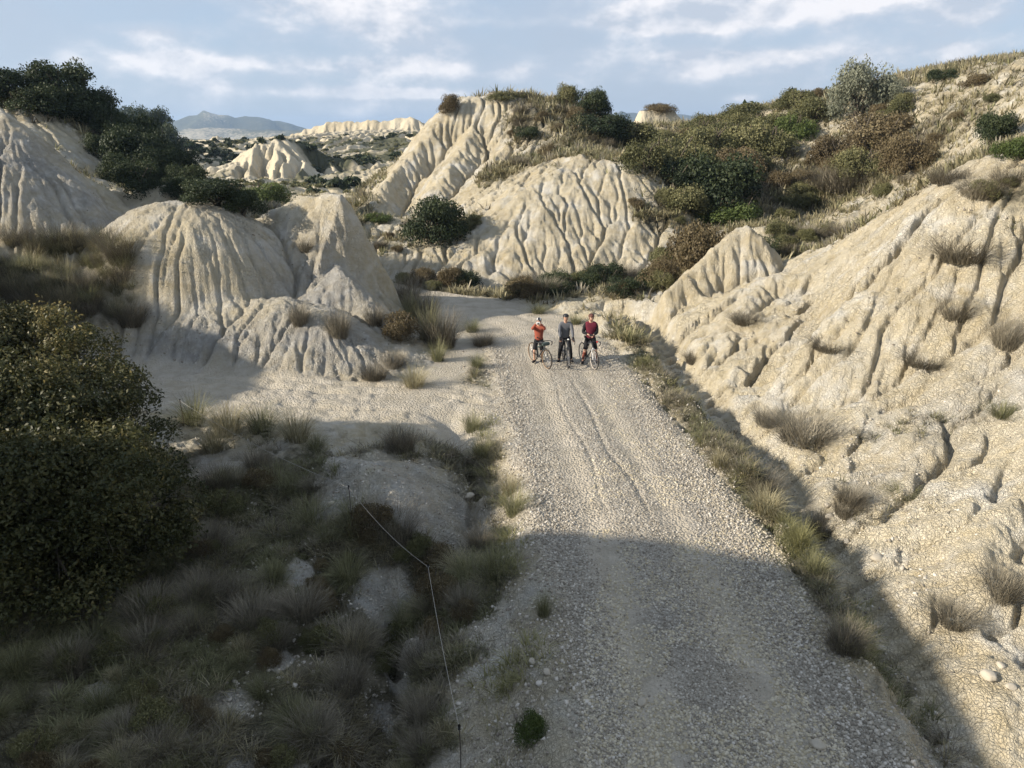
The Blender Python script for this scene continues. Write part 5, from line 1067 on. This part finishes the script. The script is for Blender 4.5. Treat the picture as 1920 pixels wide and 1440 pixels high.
bm = bmesh.new(); bmesh.ops.create_cone(bm, cap_ends=True, segments=20, radius1=.03, radius2=.026, depth=.05, matrix=Matrix.Translation((0,-.045,0))@Matrix.Rotation(math.pi/2,4,'X')); mk('lens', bm_mesh(bm, 'lens', MAT['black_plastic']), cam_o)
# middle rider: grey jacket, hands on the bar
bx, by = gp(1060, 681.5); a2 = math.atan2(-.99, .10)
bicycle(bx, by, a2, 'dark bicycle pointing at the camera, held by the rider in grey', side='black_rubber', light=('white_plastic',0,.99))
person(bx-.02, by+.16, .0, 1.80, ((-.20,.0,0),(.24,-.02,0)), ((-.20,-.42,.99),(.25,-.44,.99)), 'rider in a grey jacket and black trousers, hands on the handlebar', 'grey_fabric', 'black_fabric', 'grey_fabric', None, ('black_plastic','black_fabric'), 'black_fabric', shorts=False, lean=.10, grip=.8)
# right rider: maroon top, black sleeves, something in the hands
bx, by = gp(1101, 683); a3 = math.atan2(-.95, .31)
bicycle(bx, by, a3, 'bicycle with white fork and pale tyres held by the rider in maroon', frame='frame_dark', fork='frame_white', side='white_rubber', light=('red_plastic',.14,.95))
r3, J, hd = person(bx+.10, by+.15, .05, 1.84, ((-.25,.0,0),(.24,.03,0)), ((-.13,-.24,1.13),(.06,-.26,1.11)), 'rider in a maroon jersey with black sleeves looking down at the hands', 'maroon_fabric', 'black_fabric', 'black_fabric', 'legwarmer', ('red_helmet','dark_hair'), grip=.6, headtilt=.4)
bm = bmesh.new(); bmesh.ops.create_cube(bm, size=1)
for v in bm.verts: v.co = Vector((v.co.x*.14, v.co.y*.07, v.co.z*.012))
bmesh.ops.bevel(bm, geom=bm.edges[:], offset=.004, segments=2, affect='EDGES'); ph = mk('phone', bm_mesh(bm, 'phone', MAT['black_plastic'], False))
ph.matrix_world = Matrix.Translation(Vector(r3.location))@Euler((0,0,.05)).to_matrix().to_4x4()@Matrix.Translation(Vector((-.03,-.33,1.13)))@Matrix.Rotation(.4,4,'X'); ph['label'] = 'dark phone held at the waist by the rider in maroon'; ph['category'] = 'phone'
print('people', time.time()-T0)
# ------------------------------------------------------------------ electric fence: thin stakes and a pale cord
MATF = {'stake': plain('rusty_stake', (.07,.055,.045), .8, .2, .3), 'cord': plain('pale_cord', (.38,.36,.32), .8, .2), 'cap': plain('black_insulator', (.02,.02,.02), .5, .4)}
fr = bpy.data.objects.new('wire_fence', None); C.collection.objects.link(fr); tops = []; f0 = hit(345, 800, 6, 40); fr.location = f0
for px, py, h in ((345,800,.80),(660,990,1.0),(806,1140,.95),(864,1462,.95)):
    b = hit(px, py, 4, 40); v, f = tube_pts([(0,0,-.15),(0.01,0,h*.5),(.0,.01,h)], [.009,.008,.007], 6)
    o = bpy.data.objects.new('post', fmesh('post', np.array(v), np.array(f), MATF['stake'], None, True)); C.collection.objects.link(o); o.parent = fr; o.location = Vector(b)-Vector(f0); tops.append(Vector((b[0], b[1], b[2]+h-.03)))
    v, f = tube_pts([(0,.01,h-.06),(0,.01,h+.01)], [.022,.018], 8); c = bpy.data.objects.new('insulator', fmesh('insulator', np.array(v), np.array(f), MATF['cap'], None, True)); C.collection.objects.link(c); c.parent = o
T = []
for a, b in zip(tops[:-1], tops[1:]):
    T.append(tube_pts([a.lerp(b, t)-Vector((0,0,.16*4*t*(1-t)))-Vector(f0) for t in np.linspace(0,1,12)], [.004]*12, 5))
for t_ in tops: T.append(tube_pts([t_+Vector((-.03,0,0))-Vector(f0), t_+Vector((.03,.0,0))-Vector(f0)], [.006,.006], 5))
V, F = merge_tubes(T); o = bpy.data.objects.new('cord', fmesh('cord', V, F, MATF['cord'], None, True)); C.collection.objects.link(o); o.parent = fr
fr['label'] = 'low fence of thin stakes and one pale cord crossing the left foreground'; fr['category'] = 'fence'
# ------------------------------------------------------------------ haze
def make_haze():
    bm = bmesh.new(); bmesh.ops.create_cube(bm, size=1)
    lo = float(VZ.min())-1; hi = float(VZ.max())+12
    for v in bm.verts: v.co = (v.co.x*13000, v.co.y*13000, lo if v.co.z < 0 else hi)
    me = bpy.data.meshes.new('haze'); bm.to_mesh(me); bm.free(); o = bpy.data.objects.new('haze', me); C.collection.objects.link(o); o['kind'] = 'stuff'
    o['label'] = 'thin blue evening haze in the air over the hills'
    m = bpy.data.materials.new('haze_air'); m.use_nodes = True; nt = m.node_tree; nt.nodes.clear()
    v = N(nt, 'ShaderNodeVolumePrincipled', {'Color': (.52,.72,1,1), 'Density': HAZE, 'Anisotropy': .2})
    N(nt, 'ShaderNodeOutputMaterial', {'Volume': v.outputs[0]}); me.materials.append(m)
HAZE = .00016
make_haze()
